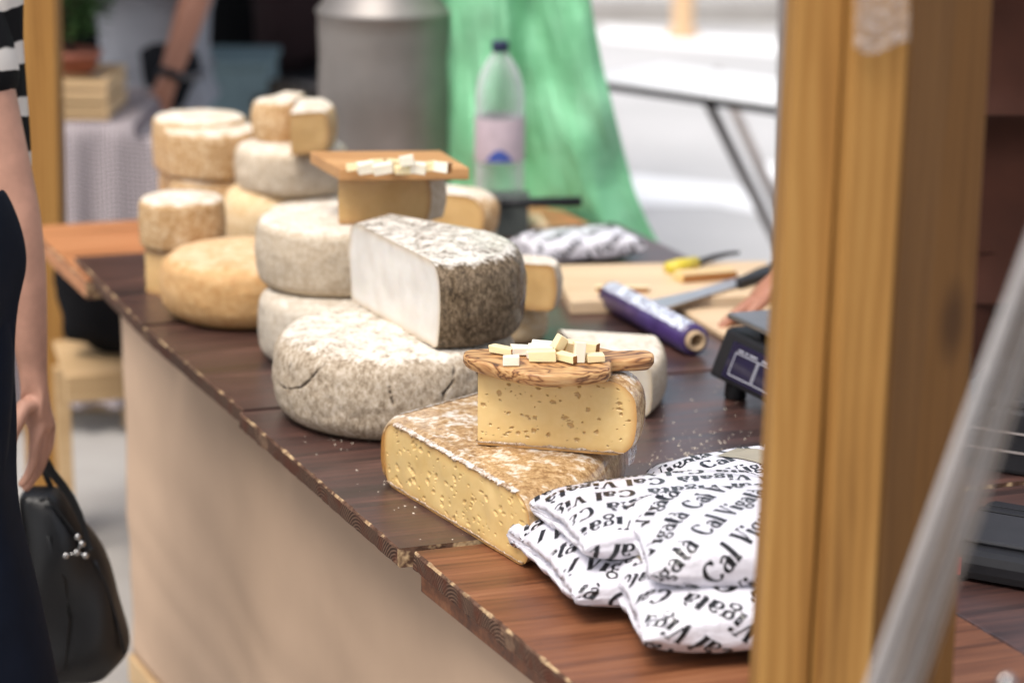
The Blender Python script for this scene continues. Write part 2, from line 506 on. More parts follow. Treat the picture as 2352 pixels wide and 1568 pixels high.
# ------------------------------------------------------------------ ground
def flat(name, x0, x1, y0, y1, z, mat, **k):
    return mesh_obj(name, [(x0, y0, z), (x1, y0, z), (x1, y1, z), (x0, y1, z)], [(0, 1, 2, 3)], mat, **k)
flat('ground', -60, 60, -20, 120, 0, mPave, kind='structure')
mesh_obj('road', [(.15, 5.6, .004), (60, 5.6, .004), (60, 100, .004), (.15, 100, .004)], [(0, 1, 2, 3)], mRoad, kind='structure')
# painted stripes across the road
for k, (q, lab) in enumerate(((((1380, 395), (1700, 428), (1745, 490), (1640, 470), (1450, 470)), 'near white painted crossing stripe behind the green sheet'),
                 (((1720, 372), (1800, 378), (1800, 418), (1760, 410)), 'short white painted stripe left of the grey pole'),
                 (((1385, 60), (1800, 95), (1800, 128), (1385, 92)), 'far white painted stripe across the road'))):
    pts = [W(u, v, .008) for u, v in q]
    o = mesh_obj('road_stripe', pts, [tuple(range(len(pts)))], mPaint, kind='structure')

# ------------------------------------------------------------------ counter
EDGE = (W(1316, 1568) - W(549, 941)); EDGE.z = 0; EDGE.normalize()      # along the front edge, to the camera
DEP = Vector((math.cos(rad(19)), math.sin(rad(19)), 0))                 # board direction, away to the right
NRM = Vector((-EDGE.y, EDGE.x, 0))
if NRM.x < 0: NRM = -NRM
yaw_dep = math.atan2(DEP.y, DEP.x)
counter = empty('market_counter', (W(913, 1259) * 1).to_tuple()[:2] + (0,), label='long market counter of dark stained boards carrying the cheeses, kraft hardboard front', cat='counter')
c_inv = Matrix.Translation(-counter.location)

def plank(pa, pb, length_a, length_b, z, th, mats, parent, label=None, rough=0.0015, n_edge=70, name='board'):
    """board whose worn front end runs pa->pb and which goes back along DEP; local x = grain"""
    o_loc = Vector((pa.x, pa.y, z))
    Rm = Matrix.Rotation(-yaw_dep, 3, 'Z')
    def loc(p): return Rm @ Vector((p.x - pa.x, p.y - pa.y, 0))
    A, B = loc(pa), loc(pb)
    Cc, D = A + Vector((length_a, 0, 0)), B + Vector((length_b, 0, 0))
    # profile of end: worn and slightly ragged
    vs, fs, fm = [], [], []
    rows = []
    for i in range(n_edge + 1):
        t = i / n_edge
        p = A.lerp(B, t); q = Cc.lerp(D, t)
        j1 = nz((p.x * 30, p.y * 60, 3), 1) * rough
        j2 = nz((p.x * 30, p.y * 60, 9), 1) * rough * 1.5
        j3 = abs(nz((p.x * 90, p.y * 90, 5), 1)) * rough * 1.2
        r = [Vector((p.x + .003 + j2, p.y, -th)), Vector((p.x + j2, p.y, -th + .003)), Vector((p.x + j1, p.y, -.0022 - j3)),
             Vector((p.x + .0012 + j3, p.y, -.0005)), Vector((p.x + .0022 + j3 * 2, p.y, 0)), Vector((q.x, q.y, 0)), Vector((q.x, q.y, -th))]
        rows.append(r)
    for r in rows: vs += r
    n = 7
    # orientation
    flip = (B.y > A.y)
    for i in range(n_edge):
        for j in range(n):
            a, b = i * n + j, i * n + (j + 1) % n
            f = (a, b, b + n, a + n) if not flip else (a, a + n, b + n, b)
            fs.append(f)
            fm.append(1 if j in (0, 1) else (2 if j in (2, 3) else 0))
    fs.append(tuple(range(n)) if flip else tuple(range(n))[::-1]); fm.append(3)
    k = n_edge * n
    fs.append(tuple(range(k, k + n))[::-1] if flip else tuple(range(k, k + n))); fm.append(3)
    o = mesh_obj(name, vs, fs, mats, parent, fm=fm)
    o.location = o_loc - (parent.location if parent else Vector())
    o.rotation_euler = (0, 0, yaw_dep)
    if label: o['label'] = label
    return o

TH = .024
mSideRaw = mRaw
bm_ = [mDark, mEnd, mRaw, mDark]
plank(W(326, 745), W(171, 590), 1.02, 1.02, T, TH, bm_, counter)
plank(W(556, 941), W(329, 750), .98, 1.0, T, TH, bm_, counter)
plank(W(913, 1259), W(549, 947), 1.0, 1.0, T, TH, [mDark, mEnd, mRaw, mRaw], counter)
PA, PB = W(1700, 1890), W(950, 1264)
plank(PA, PB, .46, .46, T - .001, TH, [mRed, mEnd, mRaw, mRed], counter, label='reddish worn board at the near end')
plank(PA + DEP * .463, PB + DEP * .463, .54, .54, T - .001, TH, [mDark, mDark, mDark, mDark], counter)
# apron rail below the near board
ra, rb = W(1745, 1918, T - .0255), W(958, 1296, T - .0255)
ra = ra + DEP * .004; rb = rb + DEP * .004
pts = [ra, rb, rb + DEP * .02, ra + DEP * .02]
o = prism('rail', ccw([p - counter.location for p in pts]), T - .0255 - .034, T - .0262, mRed, counter, bev=.002)
# hardboard front: a sheet with slight buckles
def panel():
    a = W(252, 672, T - .03); a = a + NRM * .02
    b = W(1560, 1790, T - .03) + NRM * .05
    zb = .06
    vs, fs = [], []
    nx, ny = 220, 50
    for i in range(nx + 1):
        s = i / nx
        for j in range(ny + 1):
            t = j / ny
            p = a.lerp(b, s)
            z = (T - .027) * (1 - t) + zb * t
            dia = math.sin(t * 13 - s * 8 + 2.5 * nz((s * 4, t * 2, 0)))
            d = NRM * (-.0020 * dia * min(1, t * 1.6) - .0010 * math.sin(t * 34 - s * 22 + 4 * nz((s * 6, t * 3, 7))) * (.3 + .7 * t) + .010 * nz((s * 7, t * 2.5, 4)) * t)
            vs.append(Vector((p.x, p.y, z)) + d - counter.location)
    for i in range(nx):
        for j in range(ny):
            k = i * (ny + 1) + j
            fs.append((k, k + 1, k + ny + 2, k + ny + 1))
    o = mesh_obj('front_panel', vs, fs, mKraft, counter, smooth=True)
    s = o.modifiers.new('thick', 'SOLIDIFY'); s.thickness = .004; s.offset = 0
    # base batten
    pa, pb = a + NRM * -.012, b + NRM * -.012
    pts = [pa, pb, pb + NRM * .045, pa + NRM * .045]
    prism('base_batten', ccw([p - counter.location for p in pts]), .004, .058, mCrate, counter, bev=.003)
    for s in (.02, .36, .7):
        p = a.lerp(b, s) + NRM * .05 - counter.location
        box('leg', .05, .05, T - .03, mCrate, counter, loc=(p.x, p.y, 0.0), rot=(0, 0, yaw_dep), org=(0, 0, -1), bev=.003)
        q = p + NRM * .72
        box('leg', .05, .05, T - .03, mCrate, counter, loc=(q.x, q.y, 0.0), rot=(0, 0, yaw_dep), org=(0, 0, -1), bev=.003)
panel()

# crumbs on the boards (nobody could count them)
vs, fs = [], []
for i in range(330):
    u, v = random.choice([(random.gauss(1640, 90), random.gauss(1045, 22)), (random.gauss(1640, 90), random.gauss(1045, 22)), (random.uniform(640, 1100), random.uniform(1000, 1240)), (random.uniform(1400, 1740), random.uniform(850, 1060))])
    p = W(u, v)
    # stay on boards
    if (p - W(549, 947)).dot(NRM) < .02: continue
    s = random.uniform(.0005, .0018)
    k = len(vs)
    for dx, dy, dz in ((1, 0, 0), (-.5, .9, 0), (-.5, -.8, 0), (0, 0, .8)):
        vs.append((p.x + dx * s * random.uniform(.6, 1.5), p.y + dy * s, T + .0002 + dz * s))
    fs += [(k, k + 1, k + 3), (k + 1, k + 2, k + 3), (k + 2, k, k + 3)]
mesh_obj('crumbs', vs, fs, plain('crumb', (.7, .62, .5), .9), label='pale cheese crumbs scattered over the dark boards', cat='crumbs', kind='stuff')

# far orange table
far = empty('side_table', (W(200, 620) * 1).to_tuple()[:2] + (0,), label='orange wooden table just below and beyond the far end of the dark counter', cat='table')
TO = T - .012
def farboard():
    a, b = W(196, 646, TO), W(84, 541, TO)
    c1, d1 = W(1500, 560, TO), W(1300, 440, TO)
    L = .80
    Lx = (W(1262, 528, TO).x - b.x) / math.cos(yaw_dep); L = Lx
    vs = plank(a, b, L, L, TO, .032, [mOrange, mOrange, mRaw, mRaw], far)
    # a second board behind it carries the milk can
    b2 = b - EDGE * .004; e2 = b - EDGE * .085
    plank(b2 + DEP*.0, e2, L, L, TO, .032, [mOrange, mOrange, mRaw, mOrange], far)
farboard()
for (s, t) in ((.05, .1), (.05, .8), (.37, .1), (.37, .8)):
    p = W(196, 646, TO) - EDGE * s + DEP * t - far.location
    if t == .1: continue
    box('leg', .05, .05, TO - .034, mCrate, far, loc=(p.x, p.y, 0), rot=(0, 0, yaw_dep), org=(0, 0, -1), bev=.003)

# ------------------------------------------------------------------ cheeses
def wheel(name, uL, uR, vb, z0, H, mat, label, bulge=.10, rt=.028, rb=.02, seg=120, wob=.0016, group=None, cat='cheese', vert=24, cracks=None, amp=.0015, R=None, fs_=40, dome=.003, tilt=None):
    um = (uL + uR) / 2
    p = W(um, vb, z0)
    d = Vector((p.x, p.y, 0)); dist = math.hypot(d.length, CAMZ - z0); dn = d.normalized()
    if R is None:
        R = (uR - uL) / 2 / 5329 * (p.y)
        for _ in range(3): R = (uR - uL) / 2 / 5329 * math.hypot(p.y + R, CAMZ - z0 - H / 2) * .985
    c = p + dn * (R - .012)
    Rb = R - bulge * H * .5
    prof = []
    n = vert
    # bottom centre ring -> rounded lower corner -> bulging side -> rounded upper corner -> top
    prof += [(0.001, 0), ((Rb - rb) * .5, 0), (Rb - rb, 0)]
    def side(t): return Rb + bulge * H * .5 * (1 - (2 * t - 1) ** 2)
    for i in range(1, 7):
        a = PI / 2 * i / 6
        prof.append((side(rb * (1 - math.cos(a)) / H) - rb + rb * math.sin(a), rb * (1 - math.cos(a))))
    for i in range(1, n):
        z = rb + (H - rb - rt) * i / n
        prof.append((side(z / H), z))
    for i in range(0, 9):
        a = PI / 2 * i / 8
        z = H - rt + rt * math.sin(a)
        prof.append((side(z / H) - rt + rt * math.cos(a), z))
    rtop = prof[-1][0]
    for i in range(1, 12):
        f = 1 - i / 11
        prof.append((rtop * f + .0005, H + dome * (1 - f * f)))
    vs, fs, crk, wmask = [], [], [], []
    N = len(prof)
    sd_ = random.uniform(0, 50)
    for i in range(seg):
        a = 2 * PI * i / seg
        ca, sa = math.cos(a), math.sin(a)
        lob = 1 + wob / R * 2.5 * nz((ca * 1.3, sa * 1.3, sd_), 1)
        for r, z in prof:
            q = Vector((r * ca * lob, r * sa * lob, z))
            h = amp * (nz(q, fs_, sd_) + .6 * nz(q, fs_ * 2.6, sd_))
            cr = 0.0
            if cracks:
                for line, wd, dp in cracks:
                    best = 9
                    for (a0, z0_), (a1, z1) in zip(line, line[1:]):
                        # distance in (arc, z)
                        px, pz = (a - a0), z
                        while px > PI: px -= 2 * PI
                        while px < -PI: px += 2 * PI
                        px *= R
                        vx, vz = (a1 - a0) * R, z1 - z0_
                        t = max(0, min(1, (px * vx + (pz - z0_) * vz) / (vx * vx + vz * vz + 1e-9)))
                        dd = math.hypot(px - vx * t, pz - z0_ - vz * t)
                        best = min(best, dd)
                    best += .0016 * nz(q, 150, 3.3) + .0010 * nz(q, 420, 8.1)
                    g = max(0, 1 - best / (wd * (.75 + .6 * nz(q, 45, 5.5))))
                    g = g * g * (3 - 2 * g)
                    if r > R * .7: cr = max(cr, g); h -= g * dp
            zz = z / H
            tt = max(0., min(1., (z - (H - rt)) / rt))
            if z > rb * .5: q += Vector((ca * (1 - tt), sa * (1 - tt), tt)) * h
            vs.append(q); crk.append(min(1, cr * 1.2))
            wmask.append(max(0.0, min(1.0, (z - (H - rt * 1.0)) / (rt * .9))))
    for i in range(seg):
        for j in range(N - 1):
            a, b = i * N + j, ((i + 1) % seg) * N + j
            fs.append((a, b, b + 1, a + 1))
    o = mesh_obj(name, vs, fs, mat, smooth=True, attr={'white_mask': wmask, 'crack': crk}, label=label, cat=cat, group=group)
    o.location = (c.x, c.y, z0 + .0006)
    if tilt: o.rotation_euler = tilt
    o['R'] = R
    return o, c, R

def cheese_wedge(name, foot, kinds, z0, H, rmat, cmat, label, rt=.018, rb=.014, nl=14, amp=.0012, group=None, holes=None, dome=0.003, tilt=None, cap_rings=9, grid=(60, 30), cat='cheese wedge', ruffle=False):
    """foot: list of world xy points ccw; kinds[i]: 'r' (rind) or 'c' (cut) for the edge i->i+1"""
    pts = [Vector((p[0], p[1], 0)) for p in foot]
    ar = sum(pts[i].x * pts[(i + 1) % len(pts)].y - pts[(i + 1) % len(pts)].x * pts[i].y for i in range(len(pts)))
    if ar < 0:
        pts = pts[::-1]; kinds = kinds[::-1]; kinds = kinds[1:] + kinds[:1]
    n = len(pts)
    cen = sum(pts, Vector()) / n
    root = empty(name, (cen.x, cen.y, z0 + .0006), label=label, cat=cat, group=group)
    if tilt: root.rotation_euler = tilt
    L = [p - cen for p in pts]
    ins = []
    for i in range(n):
        kp, kn = kinds[i - 1], kinds[i]
        dp = (L[i] - L[i - 1]).normalized(); dn = (L[(i + 1) % n] - L[i]).normalized()
        if kp == 'c' and kn == 'c': ins.append(Vector())
        elif kp == 'c': ins.append(-dp)
        elif kn == 'c': ins.append(dn)
        else:
            nn = (Vector((-dp.y, dp.x, 0)) + Vector((-dn.y, dn.x, 0))).normalized(); ins.append(nn)
    lay = []
    for i in range(7):
        a = PI / 2 * i / 6; lay.append((rb * (1 - math.cos(a)), rb * (1 - math.sin(a))))
    for i in range(1, nl):
        lay.append((rb + (H - rb - rt) * i / nl, 0))
    for i in range(7):
        a = PI / 2 * i / 6; lay.append((H - rt + rt * math.sin(a), rt * (1 - math.cos(a))))
    s0 = random.uniform(0, 60)
    def ring(k):
        z, off = lay[k]
        out = []
        bul = .012 * H / .1 * (1 - (2 * z / H - 1) ** 2)
        for i in range(n):
            q = L[i] + ins[i] * (off - bul * (1 if ins[i].length > 0 else 0) * .8)
            out.append(Vector((q.x, q.y, z)))
        return out
    rings = [ring(k) for k in range(len(lay))]
    vs, fs, fm, wmask = [], [], [], []
    for k, r in enumerate(rings):
        for i, q in enumerate(r):
            h = amp * (nz(q, 45, s0) + .5 * nz(q, 120, s0))
            if ins[i].length > 0 and kinds[i - 1] == 'r' and kinds[i] == 'r': q = q - ins[i] * h
            vs.append(q); wmask.append(max(0, min(1, (q.z - (H - rt)) / (rt * .9 + 1e-6))) if ins[i].length > 0 else (1.0 if k == len(rings) - 1 else 0.))
    for k in range(len(rings) - 1):
        for i in range(n):
            if kinds[i] == 'c': continue
            j = (i + 1) % n
            fs.append((k * n + i, k * n + j, (k + 1) * n + j, (k + 1) * n + i)); fm.append(0)
    fs.append(tuple(range(n))[::-1]); fm.append(0)
    # top cap rings
    top = rings[-1]; c2 = sum(top, Vector()) / n
    prev = (len(rings) - 1) * n
    for m_ in range(1, cap_rings + 1):
        f = 1 - m_ / (cap_rings + .3)
        st = len(vs)
        for i in range(n):
            q = c2.lerp(top[i], f)
            hh = amp * 1.6 * (nz(q, 45, s0) + .6 * nz(q, 120, s0))
            q = Vector((q.x, q.y, H + dome * (1 - f * f) + hh)); vs.append(q); wmask.append(1.0)
        for i in range(n):
            j = (i + 1) % n
            fs.append((prev + i, prev + j, st + j, st + i)); fm.append(0)
        prev = st
    fs.append(tuple(range(prev, prev + n))); fm.append(0)
    mesh_obj('rind', vs, fs, [rmat], root, smooth=True, fm=fm, attr={'white_mask': wmask})
    # cut faces
    def at_layer(i, z):
        for k in range(len(lay) - 1):
            if z <= lay[k + 1][0] + 1e-9:
                t = (z - lay[k][0]) / max(1e-9, lay[k + 1][0] - lay[k][0])
                return rings[k][i].lerp(rings[k + 1][i], max(0, min(1, t)))
        return rings[-1][i]
    nf = 0
    for i in range(n):
        if kinds[i] != 'c': continue
        j = (i + 1) % n
        gx, gz = grid
        dn = (L[j] - L[i]); wid = dn.length; dn.normalize()
        out = Vector((dn.y, -dn.x, 0))
        hl = []; hdark = 1
        if holes:
            hn, hs, seedh, hdark = holes
            rnd = random.Random(seedh + nf)
            for _ in range(hn):
                hl.append((rnd.uniform(.02, .98) * wid, rnd.uniform(.08, .92) * H, rnd.uniform(.45, 1.55) ** 1.8 * hs, rnd.uniform(.3, .95), rnd.uniform(-.6, .6), rnd.uniform(0, 99)))
        vs2, fs2, ed, ho = [], [], [], []
        for b in range(gz + 1):
            z = H * b / gz
            pa, pb = at_layer(i, z), at_layer(j, z)
            for a in range(gx + 1):
                q = pa.lerp(pb, a / gx)
                x = a / gx * wid
                g = 0.0
                for hx, hz, hr, asp, ang, sdh in hl:
                    dx, dz = x - hx, z - hz
                    if abs(dx) > hr * 2.2 or abs(dz) > hr * 2.2: continue
                    rx = dx * math.cos(ang) + dz * math.sin(ang); rz = (-dx * math.sin(ang) + dz * math.cos(ang)) / asp
                    th = math.atan2(rz, rx)
                    rr = hr * (1 + .55 * noise.noise(Vector((math.cos(th) * 1.7 + sdh, math.sin(th) * 1.7, sdh))))
                    e = 1 - math.hypot(rx, rz) / rr
                    if e > 0: g = max(g, min(1, e * 2.6))
                bw = amp * .9 * nz((x, z, s0), 35)
                q = q + out * (bw - g * .0020)
                vs2.append(q); ho.append(g * hdark)
                dz_ = min(z, H - z); dxx = 1.0
                if kinds[i - 1] == 'r': dxx = min(dxx, x)
                if kinds[j] == 'r': dxx = min(dxx, wid - x)
                dm = min(dz_, dxx)
                ed.append(max(0, 1 - dm / .011) ** 1.3)
        for b in range(gz):
            for a in range(gx):
                k = b * (gx + 1) + a
                fs2.append((k, k + 1, k + gx + 2, k + gx + 1))
        mesh_obj('cut_face', vs2, fs2, cmat, root, smooth=True, attr={'edge': ed, 'hole': ho})
        # ruffled film lip along the top and bottom edge
        if ruffle and wid > .05:
            for zz, sgn in ((H, 1), (0.004, -1)):
                vs3, fs3, at3 = [], [], []
                m_ = int(wid / .0009)
                for a in range(m_ + 1):
                    t = a / m_
                    q = at_layer(i, zz).lerp(at_layer(j, zz), t)
                    x_ = t * wid
                    w1 = nz((x_, 0, s0 + sgn), 75); w2 = nz((x_, 4, s0), 260); w3 = nz((x_, 8, s0), 700)
                    lo = max(.0002, .0016 + .0042 * w1 + .0024 * w2 + .0012 * w3)
                    if sgn < 0: lo *= .6
                    vs3.append(q + out * (.0006 + .0012 * w3) + Vector((0, 0, -sgn * lo)))
                    vs3.append(q + out * (.0022 + .0018 * w2) + Vector((0, 0, -sgn * lo * .45)))
                    vs3.append(q + out * (.0008 + .0010 * w3) + Vector((0, 0, sgn * (.0008 + .0009 * w2) if sgn > 0 else -.001)))
                    vs3.append(q - out * (.004 + .004 * abs(w1)) + Vector((0, 0, sgn * (.0016 + .0010 * abs(w3)) if sgn > 0 else -.003)))
                for a in range(m_):
                    for c_ in range(3):
                        k = a * 4 + c_
                        fs3.append((k, k + 4, k + 5, k + 1))
                mesh_obj('rind_rim', vs3, fs3, [mRim], root, smooth=True, attr={'white_mask': [.0, .5, 1., 1.] * (m_ + 1)})
        nf += 1
    return root

mRim = rind('ragged_filmed_rim', (.20, .11, .055), (.42, .28, .16), (.60, .48, .36), white=(.80, .76, .70), topw=.16, scale=260, coat=.8, rough=.45, spec=.5, bump=.6, whiten=(.42, .50), streak=1)
mFilmEdge = film('wrinkled_film_edge', .30, (.72, .62, .5))

def arc(c, p0, p1, n, side=1):
    """arc from p0 to p1 about c (short way)"""
    a0 = math.atan2(p0.y - c.y, p0.x - c.x); a1 = math.atan2(p1.y - c.y, p1.x - c.x)
    d = (a1 - a0 + PI) % (2 * PI) - PI
    r0 = math.hypot(p0.x - c.x, p0.y - c.y); r1 = math.hypot(p1.x - c.x, p1.y - c.y)
    return [Vector((c.x + (r0 + (r1 - r0) * i / n) * math.cos(a0 + d * i / n), c.y + (r0 + (r1 - r0) * i / n) * math.sin(a0 + d * i / n), 0)) for i in range(n + 1)]

def arc3(p0, pm, p1, n):
    """circle arc through three points"""
    ax, ay, bx, by, cx, cy = p0.x, p0.y, pm.x, pm.y, p1.x, p1.y
    d = 2 * (ax * (by - cy) + bx * (cy - ay) + cx * (ay - by))
    ux = ((ax * ax + ay * ay) * (by - cy) + (bx * bx + by * by) * (cy - ay) + (cx * cx + cy * cy) * (ay - by)) / d
    uy = ((ax * ax + ay * ay) * (cx - bx) + (bx * bx + by * by) * (ax - cx) + (cx * cx + cy * cy) * (bx - ax)) / d
    c = Vector((ux, uy, 0))
    h = arc(c, p0, pm, n // 2)
    return h + arc(c, pm, p1, n - n // 2)[1:]

# A: the big grey cracked wheel
zA = T; HA = .116
def crk(*l): return list(l)
FR = -PI / 2
FR += .06
cracks = [([(FR - .62, .104), (FR - .70, .088), (FR - .76, .078), (FR - .84, .066), (FR - 1.0, .058), (FR - 1.14, .056)], .0032, .004),
          ([(FR + .50, .104), (FR + .47, .086), (FR + .43, .078), (FR + .38, .070), (FR + .37, .045), (FR + .35, .03), (FR + .36, .012)], .0028, .004),
          ([(FR - .05, .082), (FR - .04, .074), (FR - .02, .060)], .0024, .003),
          ([(FR - 1.0, .092), (FR - 1.02, .084)], .002, .002),
          ([(FR + .70, .07), (FR + .69, .03)], .0022, .002)]
A_, cA, RA = wheel('round_cheese', 622, 1192, 1022, zA, HA, mRindGrey, 'big grey wheel with cracked mottled rind lying on the dark boards, under the half wheel', bulge=.17, rt=.024, rb=.026, seg=640, vert=70, cracks=cracks, amp=.0016, fs_=34)

# B: dark rinded piece with white cut face on top of A
zB = T + HA + .003; HB = .116
b0 = W(1003, 803, zB); b1 = W(809, 692, zB); b2 = W(1178, 775, zB)
cutd = (b1 - b0)
b3 = b1 + Vector((.03, .02, 0)) + Vector((.16, .05, 0))
back = W(1178, 775, zB) + Vector((.0, .13, 0))
footB = [b1, b0] + arc3(b0, W(1105, 796, zB), b2, 10)[1:] + arc3(b2, back + Vector((.004, -.05, 0)), back + Vector((-.03, .02, 0)), 6)[1:] + [b1 + Vector((.05, .07, 0)), b1 + Vector((.012, .022, 0))]
kB = ['c'] + ['r'] * (len(footB) - 1)
B_ = cheese_wedge('cheese_half', footB, kB, zB, HB, mRindDark, mPasteW, 'dark rinded half wheel with white cut face, on top of the big grey wheel', rt=.02, rb=.008, amp=.002, cap_rings=14, grid=(50, 30), dome=.004, cat='cheese')

# C: pale two-wheel stack
C1, cC, RC = wheel('round_cheese', 590, 1000, 862, T, .098, mRindPale2, 'smooth whitish wheel at the bottom of the stack of two behind the big grey wheel', bulge=.12, rt=.016, rb=.018, group='stacked grey wheels')
C2, cC2, RC2 = wheel('round_cheese', 585, 985, 686, T + .101, .098, mRindPale, 'pale grey wheel on the smooth whitish wheel, beside the half wheel', bulge=.12, rt=.013, rb=.015, group='stacked grey wheels')
# D: golden wheel
D1, cD, RD = wheel('round_cheese', 370, 775, 765, T, .100, mRindYel, 'smooth golden wheel lying on the dark boards near the left edge', bulge=.22, rt=.020, rb=.028, dome=.004)
# E: little stack at far left
zE = T
E1 = cheese_wedge('cheese_wedge', [W(336, 672), W(415, 690)] + arc3(W(415, 690), W(470, 650), W(470, 600), 6)[1:] + [W(400, 590)], ['c'] + ['r'] * 6 + ['c', 'c'], T, .072, mRindTan, mPasteO, 'golden cut wedge standing under the leftmost small wheel', rt=.008, grid=(20, 12))
E2, cE, RE = wheel('round_cheese', 322, 520, 582, T + .074, .082, mRindTan, 'small floury tan wheel on the golden wedge, leftmost in the pile', bulge=.06, rt=.01, rb=.01, seg=90, amp=.001)
# F: front pile behind E
F1, cF, RF = wheel('round_cheese', 388, 590, 560, T, .114, mRindTan, 'tan wheel at the bottom of the back left pile', bulge=.05, rt=.01, rb=.01, seg=90, R=.078)
F2, cF2, RF2 = wheel('round_cheese', 377, 603, 416, T + .116, .084, mRindTan, 'tan wheel with white upper face, front one of the two tallest at back left', bulge=.05, rt=.009, rb=.008, seg=90, amp=.001)
F3, cF3, _ = wheel('round_cheese', 360, 560, 530, T, .112, mRindTan, 'lower of the two wheels at the very back left', bulge=.05, rt=.01, rb=.01, seg=90, R=.076)
F4, cF4, _ = wheel('round_cheese', 352, 570, 405, T + .114, .098, mRindTan, 'floury wheel behind the tan one, upper at the very back left', bulge=.05, rt=.01, rb=.01, seg=90, amp=.001)
# G: cream wheel and pieces in the middle
G1, cG, RG = wheel('round_cheese', 540, 790, 590, T, .070, mRindCream, 'cream wheel half hidden behind the golden and pale grey wheels', bulge=.1, rt=.02, rb=.02)
g0 = W(632, 512, T + .072); g1 = W(790, 506, T + .072)
G2 = cheese_wedge('cheese_wedge', [g0, g1, g1 + Vector((.03, .10, 0)), g0 + Vector((.0, .10, 0)), g0 + Vector((-.02, .05, 0))], ['c', 'c', 'r', 'r', 'r'], T + .072, .020, mRindTan, mPasteO, 'flat tan wedge with floury top lying on the cream wheel', rt=.006, rb=.004, grid=(24, 8), dome=.01)
q0 = W(512, 566, T); q1 = W(632, 590, T)
G3o = cheese_wedge('cheese_half', [q1 + Vector((.02, .0, 0)), q1 + Vector((.03, .05, 0)), q0 + Vector((.07, .09, 0))] + arc3(q0 + Vector((.03, .07, 0)), q0 + Vector((0, .01, 0)), q1 + Vector((-.035, -.02, 0)), 8) , ['c', 'c', 'r'] + ['r'] * 9, T, .118, mRindCream, mPasteY, 'tall cream half wheel leaning between the small left stack and the pale grey stack', rt=.035, rb=.02, tilt=(rad(0), rad(9), 0), cat='cheese')
# H: grey wheel of middle height with two small cheeses on it
H0, cH0, _ = wheel('round_cheese', 545, 800, 545, T, .106, mRindPale, 'pale wheel hidden low under the floury grey wheel', bulge=.1, rt=.02, rb=.02)
H1, cH, RH = wheel('round_cheese', 538, 800, 455, T + .108, .080, mRindPale, 'floury grey wheel carrying the two small pieces, behind the square serving board', bulge=.12, rt=.013, rb=.014)
zH = T + .108 + .083
s0_ = W(668, 358, zH); s1_ = W(748, 352, zH)
Sm1 = cheese_wedge('cheese_wedge', [s0_, s1_] + arc3(s1_, W(766, 335, zH), W(745, 318, zH), 5)[1:] + [W(690, 318, zH)], ['c'] + ['r'] * 5 + ['r', 'c'], zH, .073, mRindTan, mPasteO, 'small wedge with orange cut side, right one on the floury grey wheel', rt=.008, rb=.004, grid=(20, 16))
t0_ = W(622, 332, zH)
Sm2 = cheese_wedge('cheese_wedge', arc3(W(672, 328, zH), W(628, 330, zH), W(622, 312, zH), 8) + [W(650, 300, zH), W(700, 304, zH)], ['r'] * 8 + ['r', 'c', 'c'], zH, .072, mRindTan, mPasteO, 'small floury piece, left one on the floury grey wheel', rt=.008, rb=.004, grid=(14, 14))

# J: yellow wedge carrying square board
zJ = T + .202
j0 = W(778, 516, zJ); j1 = W(980, 511, zJ)
J_ = cheese_wedge('cheese_wedge', [j0, j1, j1 + Vector((.022, .03, 0)), j1 + Vector((.01, .10, 0)), j0 + Vector((.06, .12, 0))], ['c', 'r', 'r', 'r', 'c'], zJ, .073, mRindPale, mPasteO, 'golden cut wedge standing on the pale grey wheel under the square serving board', rt=.008, rb=.004, grid=(40, 16))
zI = zJ + .075
bI = [W(712, 376, zI), W(781, 417, zI), W(1078, 415, zI), W(1012, 374, zI)]
I_ = prism('serving_board', [p - bI[1] for p in ccw(bI)], 0, .0175, mServe, bev=.0015, label='square edged wooden serving board with cheese samples, on the golden wedge', cat='board')
I_.location = (bI[1].x, bI[1].y, zI + .001)

# K: wedge behind the half wheel, standing on a hidden wheel
K0, cK0, _ = wheel('round_cheese', 960, 1140, 600, T, .090, mRindPale, 'wheel hidden low behind the half wheel', bulge=.1, rt=.02, rb=.02)
zK = T + .092
k0 = W(995, 532, zK); k1 = W(1118, 540, zK)
K_ = cheese_wedge('cheese_wedge', [k0, k1 + Vector((-.01, -.01, 0))] + arc3(k1, k1 + Vector((.014, .03, 0)), k1 + Vector((-.005, .09, 0)), 8) + [k0 + Vector((-.01, .11, 0))], ['c', 'r'] + ['r'] * 8 + ['r', 'c'], zK, .066, mRindTan, mPasteO, 'wedge with sloping brown rind right of the one under the square board', rt=.03, rb=.006, grid=(30, 14))

# L, M: right of half wheel
M_, cM, RM = wheel('round_cheese', 1090, 1257, 792, T, .062, mRindCream, 'small film wrapped wheel right of the big grey wheel', bulge=.1, rt=.012, rb=.012, seg=90)
zL = T + .064
l0 = W(1150, 708, zL); l1 = W(1268, 716, zL)
L_ = cheese_wedge('cheese_wedge', [l0, l1] + arc3(l1, l1 + Vector((.009, .03, 0)), l1 + Vector((-.002, .06, 0)), 5)[1:] + [l0 + Vector((0, .07, 0))], ['c'] + ['r'] * 5 + ['r', 'c'], zL, .071, mRindPale, mPasteO, 'golden wedge with white rind on the small wheel right of the half wheel', rt=.006, rb=.006, grid=(30, 16))

# N: white wedge behind the olive board
n0 = W(1322, 915); n1 = W(1488, 963)
N_ = cheese_wedge('cheese_wedge', [n0, n1] + arc3(n1, W(1514, 935), W(1506, 885), 8)[1:] + [W(1280, 870)], ['c'] + ['r'] * 8 + ['r', 'c'], T, .076, mRindPale, mPasteG, 'greyish white wedge with pale rind behind the olive wood board', rt=.012, rb=.014, grid=(40, 20))

